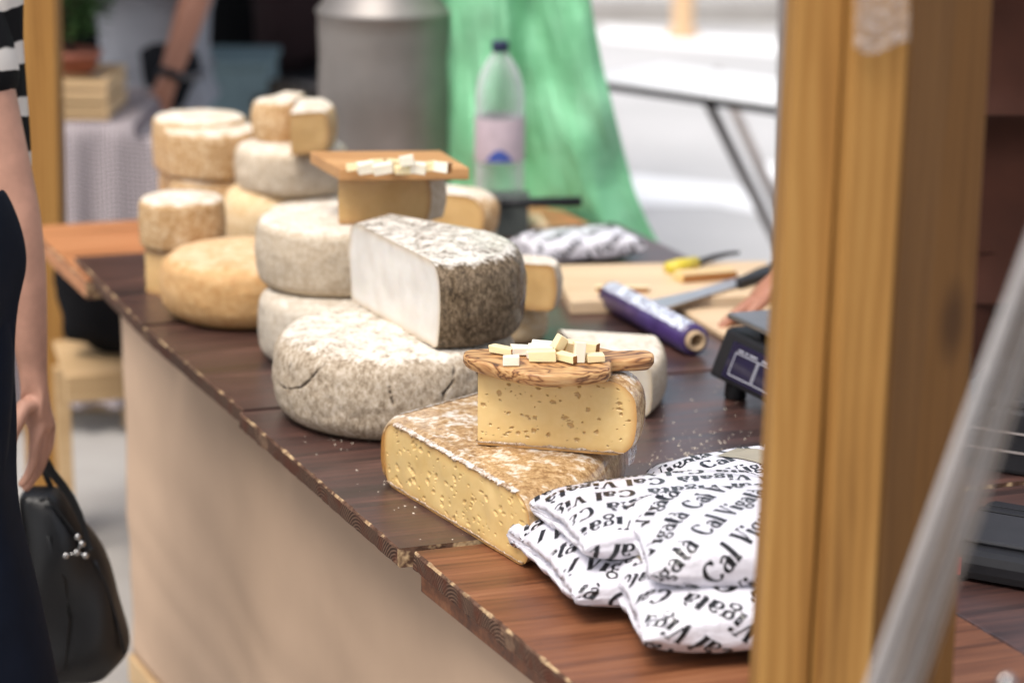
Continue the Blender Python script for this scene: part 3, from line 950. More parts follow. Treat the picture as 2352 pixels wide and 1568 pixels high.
# O: large front wedge
HO = .083
o0 = W(884, 1110); o1 = W(1208, 1306)
o2 = W(1421, 1128)
oB = W(1110, 1052)
footO = [o0 + Vector((.001, .004, 0)), o0 + Vector((.002, -.002, 0)), o1] + arc3(o1, W(1350, 1228), o2, 14)[1:] + [o2 + Vector((-.012, .03, 0)), oB + Vector((.0, .02, 0))]
kO = ['r', 'c'] + ['r'] * 14 + ['r', 'c', 'c']
O_ = cheese_wedge('cheese_wedge', footO, kO, T, HO, mRindWrap, mPasteY, 'largest yellow wedge at the front, ochre rind in cling film, lying on the boards', rt=.022, rb=.016, amp=.0016, holes=(135, .0025, 11, .25), grid=(320, 90), cap_rings=24, ruffle=True, dome=.004)
# P: upper front wedge
zP = T + HO + .004; HP = .090
p0 = W(1097, 1021, zP); p1 = W(1444, 1049, zP)
footP = [p0, p1] + arc3(p1, p1 + Vector((.012, .035, 0)), p1 + Vector((-.004, .10, 0)), 8)[1:] + [p0 + Vector((.025, .085, 0))]
kP = ['c'] + ['r'] * 8 + ['r', 'c']
P_ = cheese_wedge('cheese_wedge', footP, kP, zP, HP, mRindWrap, mPasteY, 'holey yellow wedge in cling film, standing on the largest wedge under the olive board', rt=.026, rb=.018, amp=.0012, holes=(95, .0019, 31, .6), grid=(300, 120), cap_rings=14, ruffle=True, dome=.0015)
# crumpled film tail on its right
def tail(base, sx, sz, parent, seed):
    vs, fs = [], []
    nu, nv = 26, 26
    for i in range(nu + 1):
        for j in range(nv + 1):
            s, t = i / nu, j / nv
            x = sx * s * (.6 + .4 * math.sin(t * 3)) + .002 * nz((s * 9, t * 9, seed))
            z = sz * t + .0016 * nz((s * 7, t * 5, seed + 4))
            y = .010 * nz((s * 6, t * 6, seed + 9)) * s + .012 * s
            vs.append(base + Vector((x, y, z)))
    for i in range(nu):
        for j in range(nv):
            k = i * (nv + 1) + j
            fs.append((k, k + 1, k + nv + 2, k + nv + 1))
    return mesh_obj('film_tail', vs, fs, mFilm, parent, smooth=True)
tail(p1 - P_.location + Vector((.0, .004, -.012)), .010, .034, P_, 3)
tail(p1 - P_.location + Vector((.002, .008, .05)), .009, .022, P_, 8)

# Q: olive board with handle
zQ = zP + HP + .0035
tq = .0165
outl = [(1063, 815), (1066, 806), (1080, 802), (1110, 800), (1150, 797), (1220, 794), (1300, 793), (1370, 795), (1398, 800), (1412, 804), (1440, 803), (1475, 802), (1492, 804), (1502, 810), (1503, 817), (1494, 822), (1470, 824), (1440, 825), (1415, 825), (1407, 826), (1404, 829), (1404.5, 840), (1403, 846), (1397, 850), (1370, 854), (1320, 859), (1265, 862), (1215, 858), (1165, 848), (1115, 834), (1080, 824)]
op = [W(u, v, zQ + tq) for u, v in outl]
oc = sum(op, Vector()) / len(op); oc.z = 0
def board_mesh():
    pts = ccw([p - oc for p in op])
    # smooth the outline
    for _ in range(1):
        q = []
        for i in range(len(pts)):
            a, b = pts[i], pts[(i + 1) % len(pts)]
            q += [a.lerp(b, .2), a.lerp(b, .5), a.lerp(b, .8)]
        pts = q
    n = len(pts)
    cc = sum(pts, Vector()) / n
    prof = [(-.012, 0), (-.0055, .0006), (-.0022, .0035), (0, tq * .45), (0, tq - .003), (-.0008, tq - .001), (-.0032, tq)]
    vs, fs = [], []
    nrm = []
    for i in range(n):
        t = (pts[(i + 1) % n] - pts[i - 1]); t.z = 0; t.normalize(); nrm.append(Vector((t.y, -t.x, 0)))
    for off, z in prof:
        for i in range(n):
            q = pts[i] + nrm[i] * off; vs.append((q.x, q.y, z + .0006 * nz((q.x * 20, q.y * 20, 1))))
    for k in range(len(prof) - 1):
        for i in range(n):
            j = (i + 1) % n
            fs.append((k * n + i, k * n + j, (k + 1) * n + j, (k + 1) * n + i))
    fs.append(tuple(range(n))[::-1]); fs.append(tuple(range((len(prof) - 1) * n, len(prof) * n)))
    me = mesh_obj('olive_wood_board', vs, fs, mOlive, label='olive wood board with a short handle, cheese samples on it, on the holey wedge', cat='board')
    me.location = (oc.x, oc.y, zQ)
    for p in me.data.polygons: p.use_smooth = True
    me.data.polygons[len(me.data.polygons) - 1].use_smooth = False
    return me
board_mesh()

# cheese samples
def sample(name, u, v, z, dx, dy, dz, rz, mat, label, crust=None, tilt=(0, 0), group='cheese samples on the olive board', cut=0.0):
    p = W(u, v, z)
    vs = []
    r = random.Random(int(u * 7 + v))
    for zz in (0, 1):
        for x, y in ((-1, -1), (1, -1), (1, 1), (-1, 1)):
            j = lambda: r.uniform(-.08, .08)
            vs.append(((x + j()) * dx / 2 + (cut * zz * dx * .3 if x < 0 else 0), (y + j()) * dy / 2, (zz + j() * zz) * dz))
    f = [(3, 2, 1, 0), (4, 5, 6, 7), (0, 1, 5, 4), (1, 2, 6, 5), (2, 3, 7, 6), (3, 0, 4, 7)]
    fm = [0] * 6
    if crust is not None: fm[crust] = 1
    o = mesh_obj(name, vs, f, [mat, mCrust], fm=fm, attr={'edge': [0.] * 8, 'hole': [0.] * 8}, label=label, cat='cheese piece', group=group)
    bevel(o, .0009, 2)
    o.location = p; o.rotation_euler = (tilt[0], tilt[1], rz)
    return o
zt = zQ + tq + .0012
SP = [
 (1155, 811, 0, .032, .012, .0085, -.55, mCube, 3, (0, 0), 'long thin piece with rind at its right end, leftmost on the olive board'),
 (1174, 838, 0, .019, .010, .011, .05, mCubeW, None, (0, 0), 'small whitish flat piece alone at the near left of the olive board'),
 (1203, 812, 0, .030, .018, .009, .1, mCubeW, None, (0, .05), 'ragged whitish slice behind the near left piece'),
 (1245, 806, 0, .024, .014, .012, -.1, mCubeW, None, (0, 0), 'pale piece at the back of the heap, left of the tilted one'),
 (1244, 813, .0005, .030, .016, .011, .04, mCubeW, None, (.05, 0), 'pale piece lying across the middle of the heap'),
 (1245, 828, 0, .031, .013, .0125, -.02, mCube, None, (0, 0), 'big yellow block at the near middle of the olive board'),
 (1277, 800, .009, .012, .012, .017, .5, mCube, None, (.2, .5), 'tilted piece on top of the heap'),
 (1304, 810, 0, .019, .015, .015, .6, mCube, 3, (.15, .2), 'chunky piece with a rind corner right of the tilted one'),
 (1302, 829, 0, .029, .012, .009, -.75, mCube, 3, (0, 0), 'narrow piece with brown rind end at the near side of the heap'),
 (1330, 831, 0, .013, .010, .024, .1, mCubeW, None, (0, .06), 'whitish piece standing upright'),
 (1346, 813, 0, .030, .014, .015, -.40, mCube, 3, (0, 0), 'block with brown rind end behind the upright piece'),
 (1366, 829, 0, .021, .014, .0085, .25, mCube, None, (0, 0), 'rounded yellow piece nearest the handle'),
 (1276, 815, 0, .012, .010, .013, .9, mCube, None, (0, 0), 'short piece wedged in the middle of the heap'),
 (1222, 822, 0, .012, .008, .008, .3, mCubeW, None, (0, 0), 'little scrap left of the big yellow block'),
]
for (u, v, dz_, a, b, c_, rz, m_, cr, tl, lab) in SP:
    sample('cheese_piece', u, v, zt + dz_, a, b, c_, rz, m_, lab + '' , {3: 3}.get(cr), tl)
zi = zI + .0195
r = random.Random(4)
SB = [(815, 392, 'whitish piece at the left corner of the square board'), (842, 397, 'second piece from the left on the square board'), (868, 385, 'piece at the back left of the square board heap'), (880, 398, 'piece at the near left of the square board heap'),
      (905, 388, 'tall piece left of the rounded one on the square board'), (935, 380, 'rounded piece on top of the square board heap'), (925, 398, 'near middle piece on the square board'), (958, 397, 'near piece right of the middle on the square board'),
      (985, 392, 'second piece from the right on the square board'), (1015, 396, 'rightmost piece on the square board')]
for k, (u, v, lab) in enumerate(SB):
    sample('cheese_piece', u, v, zi + (.012 if k == 5 else 0), r.uniform(.020, .028), .014, r.uniform(.010, .016), r.uniform(-.5, .5), mCubeW if k % 2 else mCube, lab, 3 if k % 3 == 0 else None, (r.uniform(-.2, .2), r.uniform(-.2, .2)), group='cheese samples on the square board')

# ------------------------------------------------------------------ lettering for the printed wrap
def strip(pts):
    """pts: (x, y, width) centre line -> list of quads"""
    out = []
    L_, R_ = [], []
    for i, (x, y, w_) in enumerate(pts):
        x0, y0, _ = pts[max(0, i - 1)]; x1, y1, _ = pts[min(len(pts) - 1, i + 1)]
        d = math.hypot(x1 - x0, y1 - y0) or 1
        nx, ny = -(y1 - y0) / d, (x1 - x0) / d
        L_.append((x + nx * w_ / 2, y + ny * w_ / 2)); R_.append((x - nx * w_ / 2, y - ny * w_ / 2))
    for i in range(len(pts) - 1):
        out.append((R_[i], R_[i + 1], L_[i + 1], L_[i]))
    return out
def line(x0, y0, x1, y1, w_, n=4):
    return strip([(x0 + (x1 - x0) * i / n, y0 + (y1 - y0) * i / n, w_) for i in range(n + 1)])
def earc(cx, cy, rx, ry, a0, a1, thick, thin, n=14):
    p = []
    for i in range(n + 1):
        a = rad(a0 + (a1 - a0) * i / n)
        w_ = thin + (thick - thin) * abs(math.cos(a)) ** 1.5
        p.append((cx + rx * math.cos(a), cy + ry * math.sin(a), w_))
    return strip(p)
TK, TN = .26, .08
GL = {
 'C': (earc(.42, .5, .33, .46, 38, 322, .24, TN, 22) + line(.68, .72, .70, .95, .07), .86),
 'a': (earc(.26, .2, .19, .185, 0, 360, .17, TN, 16) + line(.45, .02, .45, .48, TK) + earc(.28, .46, .17, .17, 0, 165, .12, .07, 8) + line(.45, .03, .6, .03, .06, 2), .64),
 'l': (line(.17, .02, .17, 1.05, TK, 6) + line(.02, .03, .34, .03, .06) + line(.04, 1.02, .17, 1.02, .06, 2), .38),
 'V': (line(.2, .96, .44, .02, .22, 6) + line(.44, .02, .72, .96, .08, 6) + line(.04, .97, .36, .97, .06) + line(.6, .97, .86, .97, .06), .86),
 'i': (line(.17, .02, .17, .6, TK) + line(.02, .03, .34, .03, .06) + line(.04, .59, .17, .59, .06, 2) + line(.17, .78, .17, .96, .19, 2), .38),
 'g': (earc(.28, .4, .18, .18, 0, 360, .16, TN, 16) + earc(.28, -.1, .22, .15, 0, 360, .13, .08, 16) + line(.16, .24, .2, .05, .09) + line(.42, .55, .58, .6, .09, 2), .62),
 't': (line(.19, .1, .19, .86, TK, 5) + line(.03, .58, .4, .58, .07) + earc(.31, .14, .12, .12, 180, 320, .12, .07, 6), .46),
 'à': (None, .64), ' ': ([], .34)}
GL['à'] = (GL['a'][0] + line(.16, .9, .36, .74, .11, 2), .64)
WORD = 'Cal Vigatà'
def word_quads(text=WORD, shear=.18):
    x = 0; q = []
    for ch in text:
        gq, adv = GL[ch]
        for quad in gq: q.append([(x + px + shear * py, py) for px, py in quad])
        x += adv
    return q, x
WQ, WL = word_quads()

def package(name, end_l, along, z0, Lh, Wh, Hh, label, seed, sticker=None, rot=.5, hgt=.024, tilt=(0, 0), yaw=0.0, letters=True, row=.041):
    """wrapped cheese: a pillow of printed paper; end_l = middle of its near end, runs along 'along'"""
    a = Vector((along.x, along.y, 0)).normalized()
    a = Matrix.Rotation(yaw, 3, 'Z') @ a
    c = Vector((end_l.x, end_l.y, 0)) + a * Lh
    root = empty(name, (c.x, c.y, z0), math.atan2(a.y, a.x), label=label, cat='package', group='printed paper packages')
    root.rotation_euler = (tilt[0], tilt[1], math.atan2(a.y, a.x))
    NX, NA = 150, 130
    # perimeter param
    def prof(s):
        e = abs(s)
        h = Hh * (.22 + .78 * (max(0, 1 - e ** 5)) ** .6)
        w_ = Wh * (1 - .05 * e ** 3) * (1 + .02 * math.sin(s * 5 + seed))
        return w_, h
    ex = 2 / 3.0
    def sect(phi, w_, h):
        cx, sx = math.cos(phi), math.sin(phi)
        y = math.copysign(abs(cx) ** ex, cx) * w_
        z = math.copysign(abs(sx) ** ex, sx) * h
        return y, z
    # arc length table at mid section
    tab = [(0., 0.)]; w0, h0 = prof(0)
    acc = 0; py_, pz_ = sect(0, w0, h0)
    K = 720
    for i in range(1, K + 1):
        ph = 2 * PI * i / K; y, z = sect(ph, w0, h0)
        acc += math.hypot(y - py_, z - pz_); tab.append((acc, ph)); py_, pz_ = y, z
    per = acc
    def phi_of(a_):
        a_ = a_ % per; lo, hi = 0, K
        while hi - lo > 1:
            m_ = (lo + hi) // 2
            if tab[m_][0] <= a_: lo = m_
            else: hi = m_
        t = (a_ - tab[lo][0]) / max(1e-9, tab[hi][0] - tab[lo][0])
        return tab[lo][1] + t * (tab[hi][1] - tab[lo][1])
    def surf(x, arcl, off=0.0):
        s = max(-1, min(1, x / Lh))
        w_, h = prof(s); ph = phi_of(arcl)
        y, z = sect(ph, w_, h)
        e = max(0, abs(s) - .45) / .55
        # creases running in from the ends and crumples
        cr = nz((x * 9, math.cos(ph) * 3.1, math.sin(ph) * 3.1), 1, seed) * (.0018 + .0036 * e)
        cr += abs(nz((x * 14, math.cos(ph) * 5, math.sin(ph) * 5), 1, seed + 9)) * -.005 * (.3 + e)
        cr += .0028 * e * (1 - abs(2 * nz((x * 5, math.cos(ph) * 8, math.sin(ph) * 8), 1, seed + 2))) - .002 * e
        cr += .0015 * nz((x * 40, math.cos(ph) * 7, math.sin(ph) * 7), 1, seed + 5)
        cr *= min(1, Hh / .038) ** 2
        ny, nz_ = y / w_ / w_, z / h / h
        nn = math.hypot(ny, nz_) + 1e-9
        y += (ny / nn) * (cr + off); z += (nz_ / nn) * (cr + off)
        # ends: gusset corners folded in
        fold = .016 * max(0, e - .55) * max(0, 1 - abs(y) / w_) * (1 if z > 0 else 1)
        xx = x - math.copysign(fold, x)
        z = z * (1.0 if z > 0 else .82)
        base = Hh * .82 + .003
        zz = z + base
        if zz < .0008: zz = .0008 + off * .2
        return Vector((xx, y, zz))
    vs, fs = [], []
    for i in range(NX + 1):
        x = -Lh + 2 * Lh * i / NX
        for j in range(NA):
            vs.append(surf(x, per * j / NA))
    for i in range(NX):
        for j in range(NA):
            a0, b0 = i * NA + j, i * NA + (j + 1) % NA
            fs.append((a0, b0, b0 + NA, a0 + NA))
    for base_i, sg in ((0, -1), (NX * NA, 1)):
        ring = [vs[base_i + j] for j in range(NA)]
        cc = sum(ring, Vector()) / NA
        prev = base_i
        for m_ in range(1, 9):
            f = 1 - m_ / 9
            st_ = len(vs)
            for q in ring:
                p = cc.lerp(q, f)
                dep_ = .016 * (1 - f) * (1 - abs(q.y - cc.y) / Wh * .6) + .006 * abs(nz((q.y * 22, p.z * 40, f * 2), 1, seed)) * (1 - f ** 3)
                vs.append(p - Vector((sg * dep_, 0, 0)))
            for j in range(NA):
                k2 = (j + 1) % NA
                fs.append((prev + j, prev + k2, st_ + k2, st_ + j) if sg > 0 else (prev + j, st_ + j, st_ + k2, prev + k2))
            prev = st_
        fs.append(tuple(range(prev, prev + NA)) if sg > 0 else tuple(range(prev, prev + NA))[::-1])
    body = mesh_obj('wrapper', vs, fs, mPaper, root, smooth=True)
    # printed words
    if letters:
        vs, fs = [], []
        cr, sr = math.cos(rot), math.sin(rot)
        ext = max(Lh, per / 2)
        k = 0
        y = -ext * 1.6
        while y < ext * 1.6:
            x = -ext * 1.8 + (k % 3) * .055
            while x < ext * 1.8:
                for quad in WQ:
                    o = []
                    for (qx, qy) in quad:
                        X = x + qx * hgt; Y = y + qy * hgt * 1.05
                        o.append((X * cr - Y * sr, X * sr + Y * cr))
                    if all(abs(px) < Lh * .985 and -per * .42 < py < per * .42 for px, py in o):
                        kk = len(vs)
                        # around: arc 0 = +y side; put text centre on top (quarter perimeter)
                        for (px, py) in o: vs.append(surf(px, per * .25 - py, .0007))
                        fs.append((kk, kk + 1, kk + 2, kk + 3))
                x += WL * hgt + .014
            y += row; k += 1
        mesh_obj('printed_lettering', vs, fs, mInk, root)
    if sticker:
        sx_, sy_, sw, sh, srot = sticker
        vs, fs = [], []
        n = 22
        for i in range(n + 1):
            for j in range(n + 1):
                lx, ly = (i / n - .5) * sw, (j / n - .5) * sh
                X = sx_ + lx * math.cos(srot) - ly * math.sin(srot); Y = sy_ + lx * math.sin(srot) + ly * math.cos(srot)
                vs.append(surf(X, per * .25 - Y, .0016))
        for i in range(n):
            for j in range(n):
                q = i * (n + 1) + j
                fs.append((q, q + 1, q + n + 2, q + n + 1))
        mesh_obj('sticker', vs, fs, mGold, root, smooth=True)
        vs, fs = [], []
        for gy in (-.22, .12):
            x = -sw * .42
            for ch in 'CalVigatà'[:8] if gy > 0 else 'Vigatà':
                gq, adv = GL[ch]; hh = .010
                for quad in gq:
                    kk = len(vs)
                    for (qx, qy) in quad:
                        lx, ly = x + qx * hh, gy * sh + qy * hh
                        X = sx_ + lx * math.cos(srot) - ly * math.sin(srot); Y = sy_ + lx * math.sin(srot) + ly * math.cos(srot)
                        vs.append(surf(X, per * .25 - Y, .0021))
                    fs.append((kk, kk + 1, kk + 2, kk + 3))
                x += adv * hh
    return root

HB2 = .038
package('wrapped_package', W(1238, 1362), DEP, T, .140, .115, HB2 - .002, 'printed white paper package lying lowest, just right of the largest wedge', 3.1, rot=-.55, yaw=rad(1))
package('wrapped_package', W(1420, 1456), DEP, T, .140, .110, HB2 + .002, 'printed white paper package with beige sticker, nearest on the reddish board', 8.4, rot=2.5, sticker=(-.095, .015, .030, .13, .12), yaw=rad(-8))
package('wrapped_package', W(1275, 1258, T + .054), DEP, T + .049, .140, .098, HB2 - .007, 'printed white paper package on top, leftmost, its end by the yellow wedge', 14.2, rot=3.0, yaw=rad(0), tilt=(rad(-3), 0))
package('wrapped_package', W(1450, 1312, T + .060), DEP, T + .062, .135, .094, HB2 - .003, 'printed white paper package on top of the one with the sticker, nearest the post', 21.7, rot=.85, yaw=rad(-10), tilt=(rad(2), rad(-1)))
package('wrapped_package', W(1540, 1212, T), DEP, T, .140, .090, HB2 - .002, 'printed white paper package with a beige sticker at the back of the heap', 27.3, rot=.12, sticker=(-.02, .02, .05, .07, .5), yaw=rad(6))
# blurred packet further back
package('wrapped_package', W(1196, 606, T), DEP, T, .108, .060, .027, 'printed paper packet lying far back on the counter before the green sheet', 31.0, rot=.6, yaw=rad(4), hgt=.02, row=.04)

# ------------------------------------------------------------------ things at the back of the counter
def local_prism(name, uv, z, th, mat, label, cat, bev=.002, **k):
    pts = [W(u, v, z) for u, v in uv]
    c = sum(pts, Vector()) / len(pts)
    o = prism(name, ccw([p - c for p in pts]), 0, th, mat, bev=bev, label=label, cat=cat, **k)
    o.location = (c.x, c.y, z + .0006 - 0)
    return o
# cutting boards (pale)
cb_z = T
local_prism('cutting_board', [(1262, 638), (1310, 724), (1800, 706), (1760, 628)], T, .022, mPale, 'pale cutting board with knife, rind strips and cheese on it behind the film roll', 'board')
# rebuild slightly: handle hole is a dark slot drawn as a real notch piece
local_prism('cutting_board', [(1560, 722), (1700, 806), (1990, 800), (1900, 716)], T, .010, mPale, 'thin pale cutting board between film roll and scale', 'board')
slot = [W(u, v, T + .0226) for u, v in ((1302, 668), (1345, 690), (1350, 686), (1310, 664))]
# knife with wide blade
zk = T + .024
kn = empty('chef_knife', W(1600, 668, zk), label='long broad knife held by the hand behind the post', cat='knife')
def kpoly(uv, z, th, mat, nm):
    pts = [W(u, v, z) - kn.location for u, v in uv]
    return prism(nm, ccw(pts), z - kn.location.z, z + th - kn.location.z, mat, kn, bev=.0004)
kpoly([(1470, 697), (1520, 712), (1690, 660), (1740, 632), (1700, 636), (1600, 668)], zk + .002, .0022, mBlade, 'blade')
kpoly([(1690, 658), (1700, 664), (1800, 634), (1795, 615), (1740, 634)], zk, .014, mBlackPl, 'handle')
# yellow-handled cheese knife
ykn = empty('yellow_knife', W(1600, 600, T + .02), label='knife with yellow ferrule and dark blade lying at the back of the pale board', cat='knife')
zz_ = T + .024
pp = [W(1533, 618, zz_ + .006), W(1560, 612, zz_ + .008), W(1600, 602, zz_ + .01)]
tube('handle', [p - ykn.location for p in pp], [.012, .013, .010], mYellowPl, ykn)
pp = [W(1604, 603, zz_ + .006), W(1640, 590, zz_ + .010), W(1670, 583, zz_ + .012), W(1698, 580, zz_ + .013)]
tube('blade', [p - ykn.location for p in pp], [.006, .005, .004, .003], mGreyPl, ykn, seg=6)
sample('cheese_piece', 1620, 640, T + .0235, .10, .035, .014, .35, mPasteY, 'flat yellow cheese slab at the back of the pale cutting board', 2, group='pieces on the cutting board')
sample('cheese_rind_strip', 1430, 668, T + .0235, .085, .014, .008, -.02, mCube, 'cut strip of rind lying on the pale cutting board', 2, group='pieces on the cutting board')

# film roll
ra_, rb_ = W(1402, 716, T), W(1602, 826, T)
fr = empty('film_roll', (ra_ + rb_) / 2, label='purple roll of cling film on a cardboard core', cat='roll')
RR = .0235
ra_ = ra_ + Vector((0, RR * .6, RR + .0006)); rb_ = rb_ + Vector((0, RR * .6, RR + .0006))
axis = (rb_ - ra_)
Lr = axis.length
q = axis.to_track_quat('Z', 'Y')
o = lathe('film', [(RR * .66, 0.006), (RR, 0.006), (RR, Lr - .010), (RR * .66, Lr - .010)], mPurple, fr, 40)
o.rotation_mode = 'QUATERNION'; o.rotation_quaternion = q; o.location = ra_ - fr.location
o = lathe('core', [(RR * .45, 0), (RR * .64, 0), (RR * .64, Lr), (RR * .45, Lr), (RR * .45, 0)], mCard, fr, 40)
o.rotation_mode = 'QUATERNION'; o.rotation_quaternion = q; o.location = ra_ - fr.location
# light printed band on the roll
vs, fs = [], []
n1_, n2_ = 70, 10
up = Vector((0, 0, 1)); ax = axis.normalized(); sidev = ax.cross(up).normalized(); upv = sidev.cross(ax)
for i in range(n1_ + 1):
    for j in range(n2_ + 1):
        a = rad(40 + 62 * j / n2_ + 6 * nz((i * .4, j * .5, 2)))
        rr_ = RR + .0007
        vs.append(ra_ + ax * (.012 + (Lr - .03) * i / n1_) + (sidev * math.cos(a) + upv * math.sin(a)) * rr_ - fr.location)
rl = random.Random(3)
for i in range(n1_):
    for j in range(n2_):
        if rl.random() < .74:
            k = i * (n2_ + 1) + j
            fs.append((k, k + n2_ + 1, k + n2_ + 2, k + 1))
mesh_obj('printed_band', vs, fs, plain('lilac_print', (.66, .70, .80), .35), fr)

# scale
sc0 = W(1618, 912, T)
def loc2(o, s, t, z): return o + EDGE * s + DEP * t + Vector((0, 0, z))
scl = empty('kitchen_scale', sc0, label='black shop scale with steel platter and framed display beside the post', cat='scale')
def sbox(pts8, mat, nm, bev=.003, par=scl, org=None):
    o = mesh_obj(nm, [p - par.location for p in pts8], [(3, 2, 1, 0), (4, 5, 6, 7), (0, 1, 5, 4), (1, 2, 6, 5), (2, 3, 7, 6), (3, 0, 4, 7)], mat, par)
    if bev: bevel(o, bev)
    return o
S0 = sc0 + Vector((.004, .01, .030))
e, d_ = EDGE, DEP
LS, DS = .235, .26
Z = Vector((0, 0, 1))
sbox([S0, S0 + e * LS, S0 + e * LS + d_ * DS, S0 + d_ * DS, S0 + d_ * .026 + Z * .068, S0 + e * LS + d_ * .026 + Z * .068, S0 + e * LS + d_ * DS + Z * .070, S0 + d_ * DS + Z * .070], mBlackPl, 'body', .006)
P0_ = S0 + e * .012 + d_ * .02 + Z * .083
sbox([P0_, P0_ + e * (LS - .02), P0_ + e * (LS - .02) + d_ * .23, P0_ + d_ * .23] + [p + Z * .009 for p in (P0_, P0_ + e * (LS - .02), P0_ + e * (LS - .02) + d_ * .23, P0_ + d_ * .23)], mSteel, 'platter', .003)
Q0 = S0 + e * .05 + d_ * .05 + Z * .0675
sbox([Q0, Q0 + e * .12, Q0 + e * .12 + d_ * .12, Q0 + d_ * .12] + [p + Z * .015 for p in (Q0, Q0 + e * .12, Q0 + e * .12 + d_ * .12, Q0 + d_ * .12)], mBlackPl, 'platter_support', .001)
for s, t in ((.025, .03), (LS - .04, .03), (.025, DS - .04), (LS - .04, DS - .04)):
    f0 = S0 + e * s + d_ * t
    lathe('foot', [(.0, 0), (.014, 0), (.016, .004), (.014, .032), (0, .032)], mBlackPl, scl, 20, loc=f0 - scl.location - Z * .030)
# front face frame
def onface(s, h, off=.0012):
    nrm = Vector((-DEP.x * .94, -DEP.y * .94, .34)).normalized()
    return S0 + e * s + d_ * (.026 * h / .068) + Z * h + nrm * off
def facequad(s0, h0, s1, h1, mat, nm, off=.0012):
    p = [onface(s0, h0, off), onface(s1, h0, off), onface(s1, h1, off), onface(s0, h1, off)]
    q_ = [onface(s0, h0, off - .001), onface(s1, h0, off - .001), onface(s1, h1, off - .001), onface(s0, h1, off - .001)]
    return sbox(q_ + p, mat, nm, 0)
facequad(.035, .008, .205, .056, mScreen, 'display_panel', .0016)
for (a0, b0, a1, b1) in ((.050, .013, .0512, .044), (.108, .013, .1092, .044), (.112, .013, .1132, .044), (.169, .013, .1702, .044), (.0512, .013, .108, .0142), (.0512, .0428, .108, .044), (.1132, .013, .169, .0142), (.1132, .0428, .169, .044), (.055, .0465, .068, .0485), (.074, .0465, .079, .0485), (.085, .0465, .104, .0485), (.118, .0465, .135, .0485), (.141, .0465, .160, .0485)):
    facequad(a0, b0, a1, b1, mWhiteLine, 'frame_line', .0026)

# grey-green box with a black bar
gb = W(1160, 545, T)
gbx = empty('metal_box', gb, label='dark green grey metal box behind the cheeses near the bottle', cat='box')
box('case', .085, .10, .062, mBoxG, gbx, loc=(.0, .05, 0), org=(0, 0, -1), bev=.002)
box('lid', .089, .104, .005, mBoxG, gbx, loc=(.0, .05, .0625), org=(0, 0, -1), bev=.001)
hb = empty('black_handled_tool', W(1205, 470, T + .066), label='black bar handle sticking out to the right from the metal box', cat='tool')
p0_, p1_ = W(1150, 466, T + .078), W(1335, 463, T + .078)
tube('handle', [p0_ - hb.location, p0_.lerp(p1_, .25) - hb.location, p1_ - hb.location], [.008, .0085, .009], mBlackPl, hb, seg=8)
box('tang', .05, .02, .006, mSteel, hb, loc=(-.055, .01, .0035), org=(0, 0, -1))
# small wooden block behind
local_prism('wood_block', [(1195, 528), (1262, 532), (1240, 505), (1195, 505)], T, .012, mPale, 'small pale wooden block right of the metal box', 'block')

# bottle
bp_ = W(1146, 519, T)
bot = empty('water_bottle', (bp_.x, bp_.y + .045, T), label='clear plastic water bottle with dark blue cap in front of the green sheet', cat='bottle')
s = 1.03
prof = [(.0, .004), (.028, .002), (.041, .006), (.045, .02)]
for i in range(24):
    z = .025 + i * .008
    prof.append((.045 - (.0012 if i % 2 else 0), z))
prof += [(.045, .222), (.044, .24), (.040, .262), (.032, .283), (.022, .299), (.0145, .308), (.0135, .318)]
lathe('body', [(r_ * s, z * s) for r_, z in prof], mPET, bot, 48)
lathe('label', [(.0458 * s, .115 * s), (.0460 * s, .117 * s), (.0460 * s, .193 * s), (.0458 * s, .195 * s)], plain('pinkish_label', (.52, .42, .46), .5, var=.1, scale=40), bot, 48)
vs, fs = [], []
for i in range(13):
    a = -PI / 2 - .55 + 1.1 * i / 12
    for z in (.118, .118 + .020 * math.sin(PI * i / 12) + .002):
        vs.append((.0466 * s * math.cos(a), .0466 * s * math.sin(a), z * s))
for i in range(12): fs.append((2 * i, 2 * i + 2, 2 * i + 3, 2 * i + 1))
mesh_obj('blue_wave', vs, fs, plain('blue_print', (.05, .09, .35), .5), bot)
lathe('cap', [(0, .334), (.0145, .334), (.0160, .332), (.0160, .315), (.0145, .314)], plain('navy_cap', (.012, .018, .06), .4), bot, 30, loc=(0, 0, .008))

# milk can
mc = W(873, 500, TO)
mcp = Vector((mc.x, mc.y + .24, TO))
cs = empty('churn_stand', (mcp.x, mcp.y, 0), yaw_dep, label='pale wooden stand behind the counter carrying the milk churn', cat='stand')
box('top', .30, .24, .02, mCrate, cs, loc=(0, .02, TO - .0215), org=(0, 0, -1), bev=.002)
for q_ in ((-.12, -.07), (.12, -.07), (-.12, .11), (.12, .11)): box('leg', .035, .035, TO - .0225, mCrate, cs, loc=(q_[0], q_[1], 0), org=(0, 0, -1), bev=.002)
can = empty('milk_can', mcp, label='tall dented steel milk churn standing behind the cheeses', cat='milk can')
RCN = 157 / 5329 * math.hypot(mcp.y, .6) * .985
prof = [(0, 0), (RCN - .012, 0), (RCN - .004, .006), (RCN - .002, .02), (RCN, .03)]
prof += [(RCN + .0015 * math.sin(i * 1.3), .03 + i * .03) for i in range(1, 12)]
